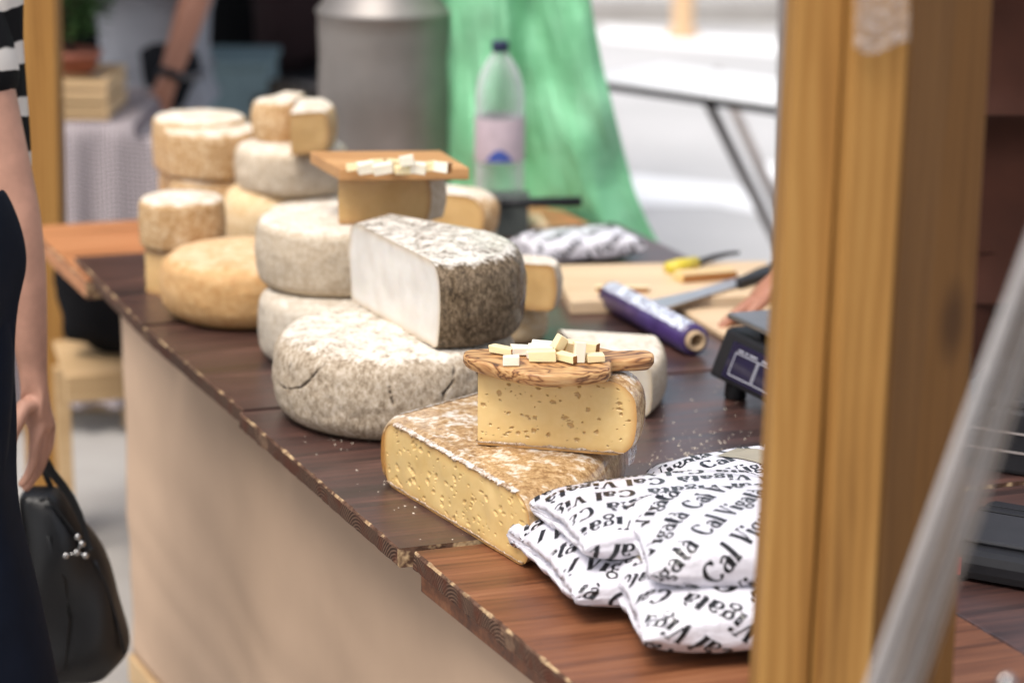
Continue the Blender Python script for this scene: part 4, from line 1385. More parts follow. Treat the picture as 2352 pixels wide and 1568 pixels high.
# shoulder height where it shows at the top of the picture
zs = 1.67 - (WY(873, 40, mcp.y - RCN)).z
zsh = (WY(873, 40, mcp.y - RCN)).z - TO
prof = [p for p in prof if p[1] < zsh - .02] + [(RCN, zsh - .012), (RCN + .004, zsh - .006), (RCN + .004, zsh), (RCN - .004, zsh + .006), (RCN * .86, zsh + .035), (RCN * .66, zsh + .075), (RCN * .56, zsh + .10), (RCN * .55, zsh + .14), (RCN * .62, zsh + .15), (RCN * .62, zsh + .158), (RCN * .50, zsh + .16)]
lathe('body', prof, plain('worn_tinned_steel', (.25, .23, .215), .5, .5, .6, var=.18, scale=6, bump=.3), can, 72)
lathe('lid', [(0, zsh + .20), (.02, zsh + .20), (RCN * .52, zsh + .175), (RCN * .60, zsh + .170), (RCN * .60, zsh + .160), (RCN * .4, zsh + .159)], mSteel, can, 48)
for sx_ in (-1, 1):
    pts = [Vector((sx_ * RCN * .60, 0, zsh + .12)), Vector((sx_ * RCN * .9, 0, zsh + .12)), Vector((sx_ * RCN * .95, 0, zsh + .06)), Vector((sx_ * RCN * .84, 0, zsh + .035))]
    tube('handle', pts, .007, mSteel, can)

# green sheet
def sheet():
    vs, fs = [], []
    nu, nv = 90, 60
    yb = 4.42
    edge = [(0, 1356), (60, 1366), (170, 1388), (250, 1408), (330, 1428), (440, 1458), (520, 1492), (575, 1522), (600, 1545), (700, 1590)]
    def ue(v):
        for (v0, u0), (v1, u1) in zip(edge, edge[1:]):
            if v <= v1: return u0 + (u1 - u0) * (v - v0) / (v1 - v0)
        return edge[-1][1]
    for j in range(nv + 1):
        v = -520 + 1220 * j / nv
        uu = ue(max(0, v)) if v > 0 else 1356 + v * .12
        for i in range(nu + 1):
            t = i / nu
            u = 985 + (uu - 985) * t
            fold = .022 * math.sin(t * 12 + v * .0035 + 1.2 * nz((t * 3, v * .004, 1))) + .018 * nz((t * 6, v * .006, 3)) + .006 * nz((t * 22, v * .01, 7))
            y = yb + .30 * (1 - t) * .5 + fold * 1.6
            vs.append(WY(u, v, y))
    for j in range(nv):
        for i in range(nu):
            k = j * (nu + 1) + i
            fs.append((k, k + 1, k + nu + 2, k + nu + 1))
    o = mesh_obj('green_sheet', vs, fs, mGreen, smooth=True, label='bright green plastic sheet hanging in folds behind the bottle', cat='sheet')
    s_ = o.modifiers.new('thick', 'SOLIDIFY'); s_.thickness = .0015
sheet()

# ------------------------------------------------------------------ posts of the stall
def post_box(name, uv0, uv1, ya, yb_, zlo, zhi, mat): pass
def lean_slab(name, pl_t, pl_b, pr_t, pr_b, depth, mat, parent, loc0, ext=1.0):
    """slab whose front face passes through four points; extended down to the ground and up"""
    def extend(t, b):
        d = (b - t) / (t.z - b.z)
        return t + (t - b).normalized() * .0 + (t - b) / (t.z - b.z) * (2.35 - t.z), b + d * (b.z - .004)
    A1, A0 = extend(pl_t, pl_b); B1, B0 = extend(pr_t, pr_b)
    nrm = (B0 - A0).cross(A1 - A0).normalized()
    if nrm.y < 0: nrm = -nrm
    nrm.z = 0; nrm.normalize()
    dv = nrm * depth
    v = [A0, B0, B0 + dv, A0 + dv, A1, B1, B1 + dv, A1 + dv]
    o = mesh_obj(name, [p - loc0 for p in v], [(3, 2, 1, 0), (4, 5, 6, 7), (0, 1, 5, 4), (1, 2, 6, 5), (2, 3, 7, 6), (3, 0, 4, 7)], mat, parent)
    bevel(o, .003, 3)
    return o
YP = 1.86
rp = empty('stall_post', (WY(1900, 1568, YP).x, YP, 0), label='thick pine stall post of two beams at the right, close to the camera', cat='post')
lean_slab('beam', WY(1830, 0, YP), WY(1742, 1568, YP), WY(1944, 0, YP + .004), WY(1857, 1568, YP + .004), .045, mPost, rp, rp.location)
lean_slab('gap_shade_strip', WY(1944, 0, YP + .05), WY(1856, 1568, YP + .05), WY(1976, 0, YP + .05), WY(1892, 1568, YP + .05), .02, mPostShade, rp, rp.location)  # added dark strip, stands in for the shade inside the gap
lean_slab('beam', WY(1970, 0, YP - .02), WY(1886, 1568, YP - .02), WY(2094, 0, YP - .012), WY(2000, 1568, YP - .012), .07, mPost, rp, rp.location)
lean_slab('side_board', WY(2096, 0, YP + .0), WY(2003, 1568, YP + .0), WY(2282, 0, YP + .10), WY(2190, 1568, YP + .10), .03, mPostShade, rp, rp.location)
# torn film wound on the post near the top
vs, fs = [], []
for i in range(41):
    for j in range(25):
        s_, t = i / 40, j / 24
        p = WY(1962 + 128 * s_, -60 + 170 * t + 14 * math.sin(s_ * 5), YP - .028 - .004 * nz((s_ * 5, t * 12, 2)) - .006 * abs(nz((s_ * 3, t * 16, 5))))
        vs.append(p - rp.location)
for i in range(40):
    for j in range(24):
        k = i * 25 + j; fs.append((k, k + 1, k + 26, k + 25))
mesh_obj('film_wrap', vs, fs, film('thick_film_wrap', .12), rp, smooth=True)

# left far post
YL = 4.58
lp = empty('stall_post', (WY(140, 1200, YL).x, YL, 0), label='pine stall post standing at the far left end of the counter', cat='post')
lean_slab('beam', WY(28, 0, YL), WY(62, 1200, YL), WY(126, 0, YL + .0), WY(154, 1200, YL + .0), .07, mPost, lp, lp.location)
bb = empty('floor_beam', W(200, 900, .05), label='pale wooden floor beam running along the ground behind the counter front', cat='beam')
q0_, q1_ = W(120, 912, .004), W(420, 905, .004)
box('beam', 1.3, .06, .07, mCrate, bb, loc=(.45, .02, -.045), rot=(0, 0, .02), org=(0, 0, -1), bev=.004)

sa, sb = W(150, 862, .455), W(520, 838, .455)
shf = empty('low_shelf', ((sa.x + sb.x) / 2, (sa.y + sb.y) / 2, 0), math.atan2((sb - sa).y, (sb - sa).x), label='pale low wooden shelf rail under the far end of the counter', cat='shelf')
Ls = (sb - sa).length
box('rail', Ls, .022, .052, mCrate, shf, loc=(0, 0, .403), org=(0, 0, -1), bev=.002)
box('board', Ls, .26, .012, mCrate, shf, loc=(0, .145, .44), org=(0, 0, -1), bev=.001)
for q_ in ((-Ls * .46, .26), (Ls * .46, .26), (Ls * .46, .02)): box('leg', .03, .03, .401, mCrate, shf, loc=(q_[0], q_[1], 0), org=(0, 0, -1), bev=.001)
lbp = (sa + sb) / 2 + Vector((0, .15, 0))
lump('shade_lump', (lbp.x - .03, lbp.y, .4525), .16, .10, .115, mBlackC, 'added black lump on the low shelf, standing in for under-counter shade', 'bag', 6)  # added black shape in place of the shade below the counter

# ------------------------------------------------------------------ background left: gingham table, crates, plant
ty = 5.35
gx0, gx1 = WY(-30, 295, ty).x, WY(296, 295, ty).x
gt = empty('gingham_table', ((gx0 + gx1) / 2, ty + .3, 0), label='table under a hanging grey and white gingham cloth behind the left post', cat='table')
def cloth():
    vs, fs = [], []
    x0, x1 = gx0 - gt.location.x, gx1 - gt.location.x
    zt_ = .755
    def pt(s, t):
        # s across 0..1.3 (past 1 = hangs on the right side), t 0 top back .. 1 edge .. 2 hem
        x = x0 + (x1 - x0) * min(s, 1)
        y = .3 - .6 * min(t, 1); z = zt_
        if t > 1:
            z -= (t - 1) * .68
            y -= .012 + .02 * (t - 1) * (1 + math.sin(s * 24)) + .012 * nz((s * 7, t, 2))
        if s > 1:
            k = (s - 1) / .3
            z -= k * .6 * (1 if t <= 1 else 0)
            x += .01 + k * .11 + (0.05 * (t - 1) if t > 1 else 0)
        return Vector((x, y, z))
    nu, nv = 70, 50
    for i in range(nu + 1):
        for j in range(nv + 1):
            vs.append(pt(1.3 * i / nu, 2.0 * j / nv))
    for i in range(nu):
        for j in range(nv):
            k = i * (nv + 1) + j
            fs.append((k, k + nv + 1, k + nv + 2, k + 1))
    o = mesh_obj('cloth', vs, fs, mGing, gt, smooth=True)
cloth()
box('tabletop', (gx1 - gx0) * .98, .58, .02, mCrate, gt, loc=(0, 0, .732), org=(0, 0, -1))
for sx_ in (-.42, .42):
    for sy in (-.24, .24):
        box('leg', .04, .04, .73, mCrate, gt, loc=(sx_ * (gx1 - gx0), sy, 0), org=(0, 0, -1))
def crate(x0u, x1u, vbot, z0, h, label):
    a = WY(x0u, vbot, ty + .05); b = WY(x1u, vbot, ty + .05)
    wd = b.x - a.x
    r_ = empty('wooden_crate', ((a.x + b.x) / 2, ty + .14, z0), label=label, cat='crate')
    n = 2
    for fb, yy in (('slat', -.13), ('slat', .13)):
        for k in range(n):
            box('slat', wd, .010, h / n - .008, mCrate, r_, loc=(0, yy, .004 + k * h / n), org=(0, 0, -1), bev=.001)
    for xx in (-1, 1):
        box('side', .012, .25, h - .006, mCrate, r_, loc=(xx * (wd / 2 - .008), 0, .003), org=(0, 0, -1), bev=.001)
    box('bottom', wd - .03, .24, .008, mCrate, r_, loc=(0, 0, .002), org=(0, 0, -1))
    return r_
crate(60, 258, 290, .757, .043, 'lower pale wooden crate on the gingham cloth')
crate(50, 255, 245, .801, .055, 'upper pale wooden crate under the potted plant')
px = WY(160, 190, ty + .1).x
pl = empty('potted_plant', (px, ty + .12, .857), label='leafy dark green plant in a terracotta pot on the crates at left', cat='plant')
lathe('pot', [(0, 0), (.055, 0), (.07, .035), (.074, .035), (.074, .05), (.064, .05), (.062, .04), (0, .04)], mTerr, pl, 32)
r = random.Random(12)
tubes = []
vs, fs = [], []
for k in range(1500):
    h = r.uniform(.03, .55) ** 1
    a = r.uniform(0, 2 * PI); rr_ = (.03 + .13 * math.sin(min(1, h / .3) * 1.4)) * r.uniform(.2, 1)
    c = Vector((rr_ * math.cos(a), rr_ * math.sin(a), .05 + h))
    d = Vector((math.cos(a), math.sin(a), r.uniform(-.2, .9))).normalized()
    sd2 = d.cross(Z).normalized() * r.uniform(.006, .011); ln = r.uniform(.03, .055)
    kk = len(vs)
    vs += [c, c + d * ln * .5 + sd2, c + d * ln + Z * -.006, c + d * ln * .5 - sd2, c + d * ln * .5 + Z * .004]
    fs += [(kk, kk + 1, kk + 4), (kk + 1, kk + 2, kk + 4), (kk + 2, kk + 3, kk + 4), (kk + 3, kk, kk + 4)]
half = len(fs) // 2
mesh_obj('foliage', vs, fs, [mLeaf, mLeaf2], pl, fm=[0 if i < len(fs) * .75 else 1 for i in range(len(fs))], kind='stuff')
for k in range(6):
    a = k * 1.05
    tube('stem', [(0, 0, .03), (.03 * math.cos(a), .03 * math.sin(a), .2), (.06 * math.cos(a), .06 * math.sin(a), .45)], [.005, .004, .002], mBrownBag, pl, 6)

# dark stall behind
db = empty('dark_stall_backdrop', (-.8, 7.6, 0), label='black canvas back wall of the neighbouring stall', cat='stall')
vs, fs = [], []
for i in range(61):
    for j in range(2):
        x = -2.4 + 3.35 * i / 60
        vs.append((x, .08 * math.sin(i * .9) + .03 * nz((i, 0, 0)), 2.3 * j + .005))
for i in range(60): fs.append((2 * i, 2 * i + 2, 2 * i + 3, 2 * i + 1))
o = mesh_obj('canvas', vs, fs, mBlackC, db, smooth=True)
o.modifiers.new('thick', 'SOLIDIFY').thickness = .004
mesh_obj('groundsheet', [(-2.4, -1.9, .006), (.9, -1.9, .006), (.9, 0, .006), (-2.4, 0, .006)], [(0, 1, 2, 3)], plain('black_groundsheet', (.012, .012, .014), .9), db)
# unseen roof on two thin poles, added to shade the dark stall
rf = prism('shade_roof', [(-2.6, -2.35), (.62, -2.35), (.62, .1), (-2.6, .1)], 2.34, 2.36, mBlackC, db)
for q_ in ((-2.5, -2.3), (.58, -2.3)): lathe('pole', [(.0, 0), (.018, 0), (.018, 2.338), (0, 2.338)], mAlu, db, 16, loc=(q_[0], q_[1], .002))
# teal crate, shelf, dark bags
def thing_box(name, u0, u1, v0, v1, y, dy, mat, label, cat, extra=None):
    a, b = WY(u0, v1, y), WY(u1, v0, y)
    r_ = empty(name, ((a.x + b.x) / 2, y + dy / 2, a.z), label=label, cat=cat)
    return r_, b.x - a.x, b.z - a.z
r_, wd, hh = thing_box('plastic_crate', 468, 612, 138, 330, 6.6, .3, mTeal, 'blue grey plastic crate standing behind the man', 'crate')
for sy in (-.15, .15): box('wall', wd, .012, hh * .88, mTeal, r_, loc=(0, sy, .01), org=(0, 0, -1), bev=.003)
for sx_ in (-1, 1): box('wall', .012, .28, hh * .88, mTeal, r_, loc=(sx_ * (wd / 2 - .006), 0, .01), org=(0, 0, -1), bev=.003)
box('rim', wd + .02, .33, .02, mTeal, r_, loc=(0, 0, hh * .9), org=(0, 0, -1), bev=.003)
box('base', wd - .03, .27, .012, mTeal, r_, loc=(0, 0, 0), org=(0, 0, -1))
zc = r_.location.z
tb = empty('low_table', (r_.location.x + .05, 6.75, 0), label='low dark folding table under the crate and sack', cat='table')
box('top', .75, .5, .02, mGreyPl, tb, loc=(.15, 0, zc - .025), org=(0, 0, -1), bev=.003)
for sx_ in (-.15, .45):
    for sy in (-.2, .2): box('leg', .03, .03, zc - .026, mGreyPl, tb, loc=(sx_, sy, 0), org=(0, 0, -1))
sk = WY(650, 310, 6.65)
lump('sack', (sk.x, sk.y, zc - .004), .09, .1, .085, mBrownBag, 'dark brown sack lying right of the blue grey crate', 'sack', 3)
mr = WY(680, 60, 7.1)
lump('coat_heap', (mr.x, 7.1, .62), .13, .12, .26, mMaroon, 'dark maroon cloth heap left of the milk churn top', 'cloth', 9)
sh = empty('dark_bench', (mr.x, 7.1, 0), label='dark bench with pale edge behind the milk churn', cat='bench')
box('top', .9, .4, .025, mGreyPl, sh, loc=(.1, 0, .594), rot=(0, 0, -.15), org=(0, 0, -1), bev=.003)
box('edge_trim', .9, .012, .022, mAlu, sh, loc=(.07, -.212, .596), rot=(0, 0, -.15), org=(0, 0, -1), bev=.002)
for sx_ in (-.25, .45): box('leg', .04, .3, .592, mGreyPl, sh, loc=(sx_, 0, 0), org=(0, 0, -1))

# ------------------------------------------------------------------ background right: white table, pole, railing
y1 = 5.6
wt = empty('white_table', (WY(1590, 200, y1).x, y1, 0), label='white topped folding table with dark edge and slanting leg in the bright street', cat='table')
A0 = WY(1300, 152, y1 + .18); B0_ = WY(1920, 268, y1 - .18)
zt2 = .80
a_, b_ = W(1330, 176, zt2), W(1930, 262, zt2)
dirw = (b_ - a_).normalized(); dirw.z = 0
nb = Vector((-dirw.y, dirw.x, 0))
if nb.y < 0: nb = -nb
a2, b2_ = a_ + nb * .34, b_ + nb * .34
prism('top', ccw([p - wt.location for p in (a_, b_, b2_, a2)]), zt2 - .006, zt2, mWhite, wt, bev=.001)
a3, b3_ = a_ + nb * .004, b_ + nb * .004
prism('edge', ccw([p - wt.location for p in (a3, b3_, b3_ + nb * .33, a3 + nb * .33)]), zt2 - .026, zt2 - .0065, mBlackPl, wt, bev=.001)
for (u0, v0, u1, v1, off) in ((1604, 236, 1806, 600, .04), (1150, 150, 950, 560, .04), (1640, 236, 1845, 600, .30)):
    t_ = WY(u0, v0, a_.y + .05 + off); b__ = WY(u1, v1, a_.y + .05 + off)
    t_.z = zt2 - .028
    d_l = (b__ - t_); b__ = t_ + d_l * ((t_.z - .004) / -d_l.z)
    tube('leg', [t_ - wt.location, b__ - wt.location], .014, mAlu, wt, 8)
gp_y = 4.5
gp = empty('grey_pole', (WY(1805, 600, gp_y).x, gp_y, 0), label='grey metal stall pole just left of the near pine post', cat='pole')
lean_slab('pole', WY(1790, 0, gp_y), WY(1782, 900, gp_y), WY(1832, 0, gp_y), WY(1824, 900, gp_y), .03, mAlu, gp, gp.location)
ry = 13.6
rx0, rx1 = WY(1600, 0, ry).x, WY(1830, 0, ry).x
rl_ = empty('railing', (rx0, ry, 0), label='grey barred railing at the far side of the street', cat='railing')
for k in range(26):
    box('bar', .02, .02, 1.02, mAlu, rl_, loc=(k * .075, 0, .06), org=(0, 0, -1))
box('rail', 2.0, .03, .04, mAlu, rl_, loc=(.93, 0, 1.08), org=(0, 0, -1))
box('rail', 2.0, .03, .04, mAlu, rl_, loc=(.93, 0, .03), org=(0, 0, -1))
# kerb line far away
mesh_obj('kerb', [(.15, 13.2, .0), (30, 13.2, .0), (30, 13.5, .0), (.15, 13.5, .0), (.15, 13.2, .12), (30, 13.2, .12), (30, 13.5, .12), (.15, 13.5, .12)], [(0, 1, 5, 4), (4, 5, 6, 7), (1, 2, 6, 5), (3, 0, 4, 7)], mPave, kind='structure')
bl = WY(1570, 0, 12.6)
blo = empty('street_bollard', (bl.x, 12.6, .004), label='small warm coloured bollard across the street beside the railing', cat='bollard')
lathe('shaft', [(0, 0), (.09, 0), (.09, .03), (.06, .05), (.055, .6), (.07, .63), (.07, .7), (.03, .76), (0, .77)], plain('ochre_paint', (.55, .36, .2), .6), blo, 24)

# ------------------------------------------------------------------ black terminal at right
td = W(2285, 1275)
term = empty('card_terminal', (td.x, td.y, T), rad(-28), label='black handheld payment terminal with red label on the dark boards at right', cat='terminal')
def rbox(nm, sx, sy, sz, mat, loc, bev, par=term, rot=(0, 0, 0)): return box(nm, sx, sy, sz, mat, par, loc=loc, rot=rot, org=(0, 0, -1), bev=bev)
o = rbox('body', .12, .20, .034, mBlackPl, (0.02, .0, .001), .012)
o = rbox('raised_deck', .095, .10, .006, mGreyPl, (.015, -.02, .0352), .003)
o = rbox('slot_frame', .10, .012, .004, mBlackPl, (.015, .045, .0352), .001)
for k in range(3): rbox('vent_line', .09, .0015, .001, mWhiteLine if k == 0 else mGreyPl, (.015, .055 + k * .006, .0353), 0)
o = rbox('red_label', .026, .003, .020, mRedLab, (-.022, -.1008, .008), .0006)
tb2 = W(2330, 1100)
cr = empty('cash_register', (tb2.x + .05, tb2.y + .10, T), rad(-28), label='black boxy till standing behind the payment terminal at the right border', cat='till')
box('case', .26, .20, .085, mBlackPl, cr, loc=(.04, 0, .001), org=(0, 0, -1), bev=.006)
box('lid', .25, .19, .012, mGreyPl, cr, loc=(.04, 0, .0865), org=(0, 0, -1), bev=.003)
for k, h in enumerate((.03, .055)): box('trim_line', .24, .002, .0025, mAlu, cr, loc=(.04, -.1008, h), org=(0, 0, -1))

# clear strip, rolled PVC hanging in front
YS = 1.5
st = empty('clear_plastic_strip', WY(2180, 1000, YS), label='clear grey plastic curtain edge slanting down in front of the right side', cat='curtain')
def sub(u0t, u0b, wt_, mat, nm, y, r_=None):
    t = WY(u0t + (u0t - u0b) * .25, -260 - 0, y); b = WY(u0b - (u0t - u0b) * .06, 1660, y)
    return t, b
def bandp(ul_t, ur_t, ul_b, ur_b, mat, nm, y):
    # u positions at v=560 and v=1568
    def ext(ut, ub, v): return ut + (ub - ut) * (v - 560) / (1568 - 560)
    vs, fs = [], []
    n, m_ = 40, 8
    for i in range(n + 1):
        v = -100 + 1900 * i / n
        for j in range(m_ + 1):
            t = j / m_
            u = ext(ul_t, ul_b, v) * (1 - t) + ext(ur_t, ur_b, v) * t
            vs.append(WY(u, v, y + .006 * math.sin(t * PI * 2 + v * .002) + .003 * nz((t * 4, v * .004, y * 9))) - st.location)
    for i in range(n):
        for j in range(m_):
            k = i * (m_ + 1) + j
            fs.append((k, k + 1, k + m_ + 2, k + m_ + 1))
    o = mesh_obj(nm, vs, fs, mat, st, smooth=True)
    return o
mStripA = film('cloudy_pvc_edge', .48, (.72, .71, .70), (.40, .375, .36), .5)
mStripB = film('clear_pvc', .22, (.80, .76, .72), (.28, .24, .21), .5)
bandp(2352, 2396, 1988, 2052, mStripA, 'hem', YS)
bandp(2396, 2418, 2052, 2072, mStripB, 'clear_band', YS + .004)
bandp(2414, 2440, 2070, 2098, mStripA, 'hem', YS + .008)
bandp(2440, 2472, 2098, 2128, mStripB, 'clear_band', YS + .012)
lathe('stud', [(0, .006), (.004, .006), (.0055, .003), (.006, 0)], mChrome, st, 20, loc=WY(2310, 1566, YS - .004) - st.location, rot=(rad(75), 0, 0))

# ------------------------------------------------------------------ people
def skinned(name, joints, edges, mat, parent, sub=2, root=None):
    """joints: name -> (Vector, radius)"""
    names = list(joints)
    idx = {n: i for i, n in enumerate(names)}
    me = bpy.data.meshes.new(name)
    me.from_pydata([tuple(joints[n][0]) for n in names], [(idx[a], idx[b]) for a, b in edges], [])
    me.materials.append(mat)
    o = bpy.data.objects.new(name, me); C.objects.link(o); o.parent = parent
    m = o.modifiers.new('skin', 'SKIN'); m.use_smooth_shade = True; m.branch_smoothing = .5
    lay = me.skin_vertices[0].data if me.skin_vertices else None
    if lay is None:
        bm = bmesh.new(); bm.from_mesh(me); bm.verts.layers.skin.verify(); bm.to_mesh(me); bm.free()
        lay = me.skin_vertices[0].data
    for n in names:
        rr = joints[n][1]
        if not isinstance(rr, tuple): rr = (rr, rr)
        if min(rr) > .045: rr = ((rr[0] + rr[1]) / 2,) * 2
        lay[idx[n]].radius = rr
        lay[idx[n]].use_root = (n == (root or names[0]))
    s = o.modifiers.new('sub', 'SUBSURF'); s.levels = sub; s.render_levels = sub
    return o

def hand_joints(J, E, wrist, tip_dir, palm_n, side, scale=1.0, curl=.3, pre='h'):
    """five fingers; tip_dir: towards finger tips, palm_n: palm normal, side: thumb side vector"""
    t = tip_dir.normalized(); n = palm_n.normalized(); s_ = side.normalized()
    w_ = J[wrist][0]
    pm = w_ + t * .045 * scale
    J[pre + 'palm'] = (pm, (.030 * scale, .016 * scale)); E.append((wrist, pre + 'palm'))
    lens = {'index': (.026, .072), 'middle': (.008, .080), 'ring': (-.010, .074), 'little': (-.029, .058)}
    for f, (off, ln) in lens.items():
        b = w_ + t * (.088 - abs(off) * .25) * scale + s_ * off * scale
        J[pre + f + '0'] = (b, .0088 * scale); E.append((pre + 'palm', pre + f + '0'))
        p = b; d = t.copy()
        for k in range(3):
            d = (d + n * curl * (.7 + .25 * k)).normalized()
            p = p + d * ln * scale * (.45, .31, .24)[k]
            J[pre + f + str(k + 1)] = (p, (.0076, .0068, .0056)[k] * scale); E.append((pre + f + str(k), pre + f + str(k + 1)))
    b = w_ + t * .030 * scale + s_ * .030 * scale + n * .006
    J[pre + 'thumb0'] = (b, .0125 * scale); E.append((pre + 'palm', pre + 'thumb0'))
    d = (t + s_ * .75 + n * .3).normalized()
    p = b + d * .034 * scale; J[pre + 'thumb1'] = (p, .0100 * scale); E.append((pre + 'thumb0', pre + 'thumb1'))
    d = (t + s_ * .2 + n * .45).normalized()
    p = p + d * .030 * scale; J[pre + 'thumb2'] = (p, .0080 * scale); E.append((pre + 'thumb1', pre + 'thumb2'))

def person(name, base, yaw, label, shirt, trousers, skin, arms, height=1.7, slim=1.0, sleeve=.5, hair_long=False, torso_extra=0.0, shoes=mBlackPl, hem=.07):
    """arms: dict side -> (shoulder, elbow, wrist, tip_dir, palm_n, thumb_dir) in world coordinates, or None for hanging"""
    root = empty(name, base, 0, label=label, cat='person')
    h = height; Rz = Matrix.Rotation(yaw, 3, 'Z')
    def L(x, y, z): return Rz @ Vector((x, y, z))
    J, E = {}, []
    def j(n, p, r, par=None):
        J[n] = (p, r)
        if par: E.append((par, n))
    j('pelvis', L(0, 0, h * .53), (.135 * slim, .10 * slim))
    j('waist', L(0, 0, h * .61), (.115 * slim, .085 * slim), 'pelvis')
    j('chest', L(0, 0, h * .73), (.135 * slim, .10 * slim), 'waist')
    j('upper', L(0, 0, h * .80), (.11 * slim, .085 * slim), 'chest')
    j('neck', L(0, .0, h * .855), .052 * slim, 'upper')
    j('skull', L(0, -.012, h * .905), (.066, .075), 'neck')
    j('crown', L(0, -.008, h * .965), (.068, .082), 'skull')
    for sd_, sx in (('l', -1), ('r', 1)):
        j('hip' + sd_, L(sx * .085 * slim, 0, h * .49), .088 * slim, 'pelvis')
        j('knee' + sd_, L(sx * .095, -.01, h * .275), .056 * slim, 'hip' + sd_)
        j('calf' + sd_, L(sx * .097, .01, h * .2), .052 * slim, 'knee' + sd_)
        j('ankle' + sd_, L(sx * .10, .01, h * .055), .036, 'calf' + sd_)
        j('toe' + sd_, L(sx * .11, -.14, .03), .032, 'ankle' + sd_)
        a = arms.get(sd_) if arms else None
        shp = L(sx * .175 * slim, 0, h * .80)
        if a is None:
            el = L(sx * .215 * slim, .01, h * .62); wr = L(sx * .225 * slim, -.06, h * .47)
            td_, pn, th = L(0, -.15, -1), L(-sx, 0, 0), L(0, -1, 0)
        else:
            el, wr, td_, pn, th = [Vector(v) for v in a]
            el = el - root.location; wr = wr - root.location
        j('sh' + sd_, shp, .060 * slim, 'upper')
        mid = shp.lerp(el, .5); j('arm' + sd_, mid, .047 * slim, 'sh' + sd_)
        j('elbow' + sd_, el, .039 * slim, 'arm' + sd_)
        fm_ = el.lerp(wr, .35); j('fore' + sd_, fm_, .038 * slim, 'elbow' + sd_)
        j('wrist' + sd_, wr, (.027 * slim, .022 * slim), 'fore' + sd_)
        hand_joints(J, E, 'wrist' + sd_, td_, pn, th, .98, .32, 'h' + sd_)
    body = skinned('body', J, E, skin, root, 2, 'pelvis')
    # clothes
    T_, TE = {}, []
    g = 1.10
    for n in ('waist', 'pelvis', 'chest', 'upper'):
        r_ = J[n][1]; T_[n] = (J[n][0].copy(), (r_[0] * g + .01 + torso_extra, r_[1] * g + .012 + torso_extra))
    TE += [('pelvis', 'waist'), ('waist', 'chest'), ('chest', 'upper')]
    T_['hem'] = (J['pelvis'][0] - Vector((0, 0, hem)), (.15 * slim + torso_extra, .115 * slim + torso_extra)); TE.append(('pelvis', 'hem'))
    T_['collar'] = (J['neck'][0] - Vector((0, 0, .03)), .062 * slim); TE.append(('upper', 'collar'))
    for sd_ in 'lr':
        T_['sh' + sd_] = (J['sh' + sd_][0], .072 * slim); TE.append(('upper', 'sh' + sd_))
        e_ = J['sh' + sd_][0].lerp(J['elbow' + sd_][0], min(1, sleeve)); T_['slv' + sd_] = (e_, .062 * slim); TE.append(('sh' + sd_, 'slv' + sd_))
        if sleeve > 1:
            e2 = J['elbow' + sd_][0].lerp(J['wrist' + sd_][0], sleeve - 1); T_['cuff' + sd_] = (e2, .045 * slim); TE.append(('slv' + sd_, 'cuff' + sd_))
    skinned('top', T_, TE, shirt, root, 2, 'pelvis')
    T_, TE = {}, []
    T_['pelvis'] = (J['pelvis'][0], (.142 * slim, .108 * slim)); T_['belt'] = (J['pelvis'][0] + Vector((0, 0, .07)), (.13 * slim, .1 * slim)); TE.append(('pelvis', 'belt'))
    for sd_ in 'lr':
        T_['hip' + sd_] = (J['hip' + sd_][0], .100 * slim); TE.append(('pelvis', 'hip' + sd_))
        T_['knee' + sd_] = (J['knee' + sd_][0], .072 * slim); TE.append(('hip' + sd_, 'knee' + sd_))
        T_['ankle' + sd_] = (J['ankle' + sd_][0] + Vector((0, 0, .0)), .055); TE.append(('knee' + sd_, 'ankle' + sd_))
    skinned('trousers', T_, TE, trousers, root, 2, 'pelvis')
    for sd_ in 'lr':
        k = skinned('shoe', {'a': (J['ankle' + sd_][0] - Vector((0, 0, .045)), .048), 'b': (J['toe' + sd_][0] + Vector((0, 0, .006)), .040)}, [('a', 'b')], shoes, root, 2, 'a')
    # head details
    hc = J['skull'][0].lerp(J['crown'][0], .5)
    fwd = Rz @ Vector((0, -1, 0)); rt_ = Rz @ Vector((1, 0, 0))
    T_ = {'a': (hc + Vector((0, 0, .06)) - fwd * .012, (.078, .090)), 'b': (hc + Vector((0, 0, .015)) - fwd * .045, (.074, .07)), 'c': (hc - Vector((0, 0, .06 if not hair_long else .22)) - fwd * .06, (.05, .04))}
    skinned('hair', T_, [('a', 'b'), ('b', 'c')], mHair, root, 2, 'a')
    for sx in (-1, 1):
        o = lathe('eye', [(0, -.011), (.008, -.008), (.011, 0), (.008, .008), (0, .011)], mEye, root, 12, loc=hc + fwd * .068 + rt_ * sx * .03)
        skinned('ear', {'a': (hc + rt_ * sx * .072 + Vector((0, 0, .01)), (.012, .02)), 'b': (hc + rt_ * sx * .072 - Vector((0, 0, .025)), (.008, .012))}, [('a', 'b')], skin, root, 1, 'a')
    skinned('nose', {'a': (hc + fwd * .076 + Vector((0, 0, .005)), .009), 'b': (hc + fwd * .092 - Vector((0, 0, .03)), .013)}, [('a', 'b')], skin, root, 1, 'a')
    skinned('mouth', {'a': (hc + fwd * .078 + rt_ * -.022 - Vector((0, 0, .058)), .006), 'b': (hc + fwd * .078 + rt_ * .022 - Vector((0, 0, .058)), .006)}, [('a', 'b')], plain('lips', (.4, .14, .12), .5), root, 1, 'a')
    return root

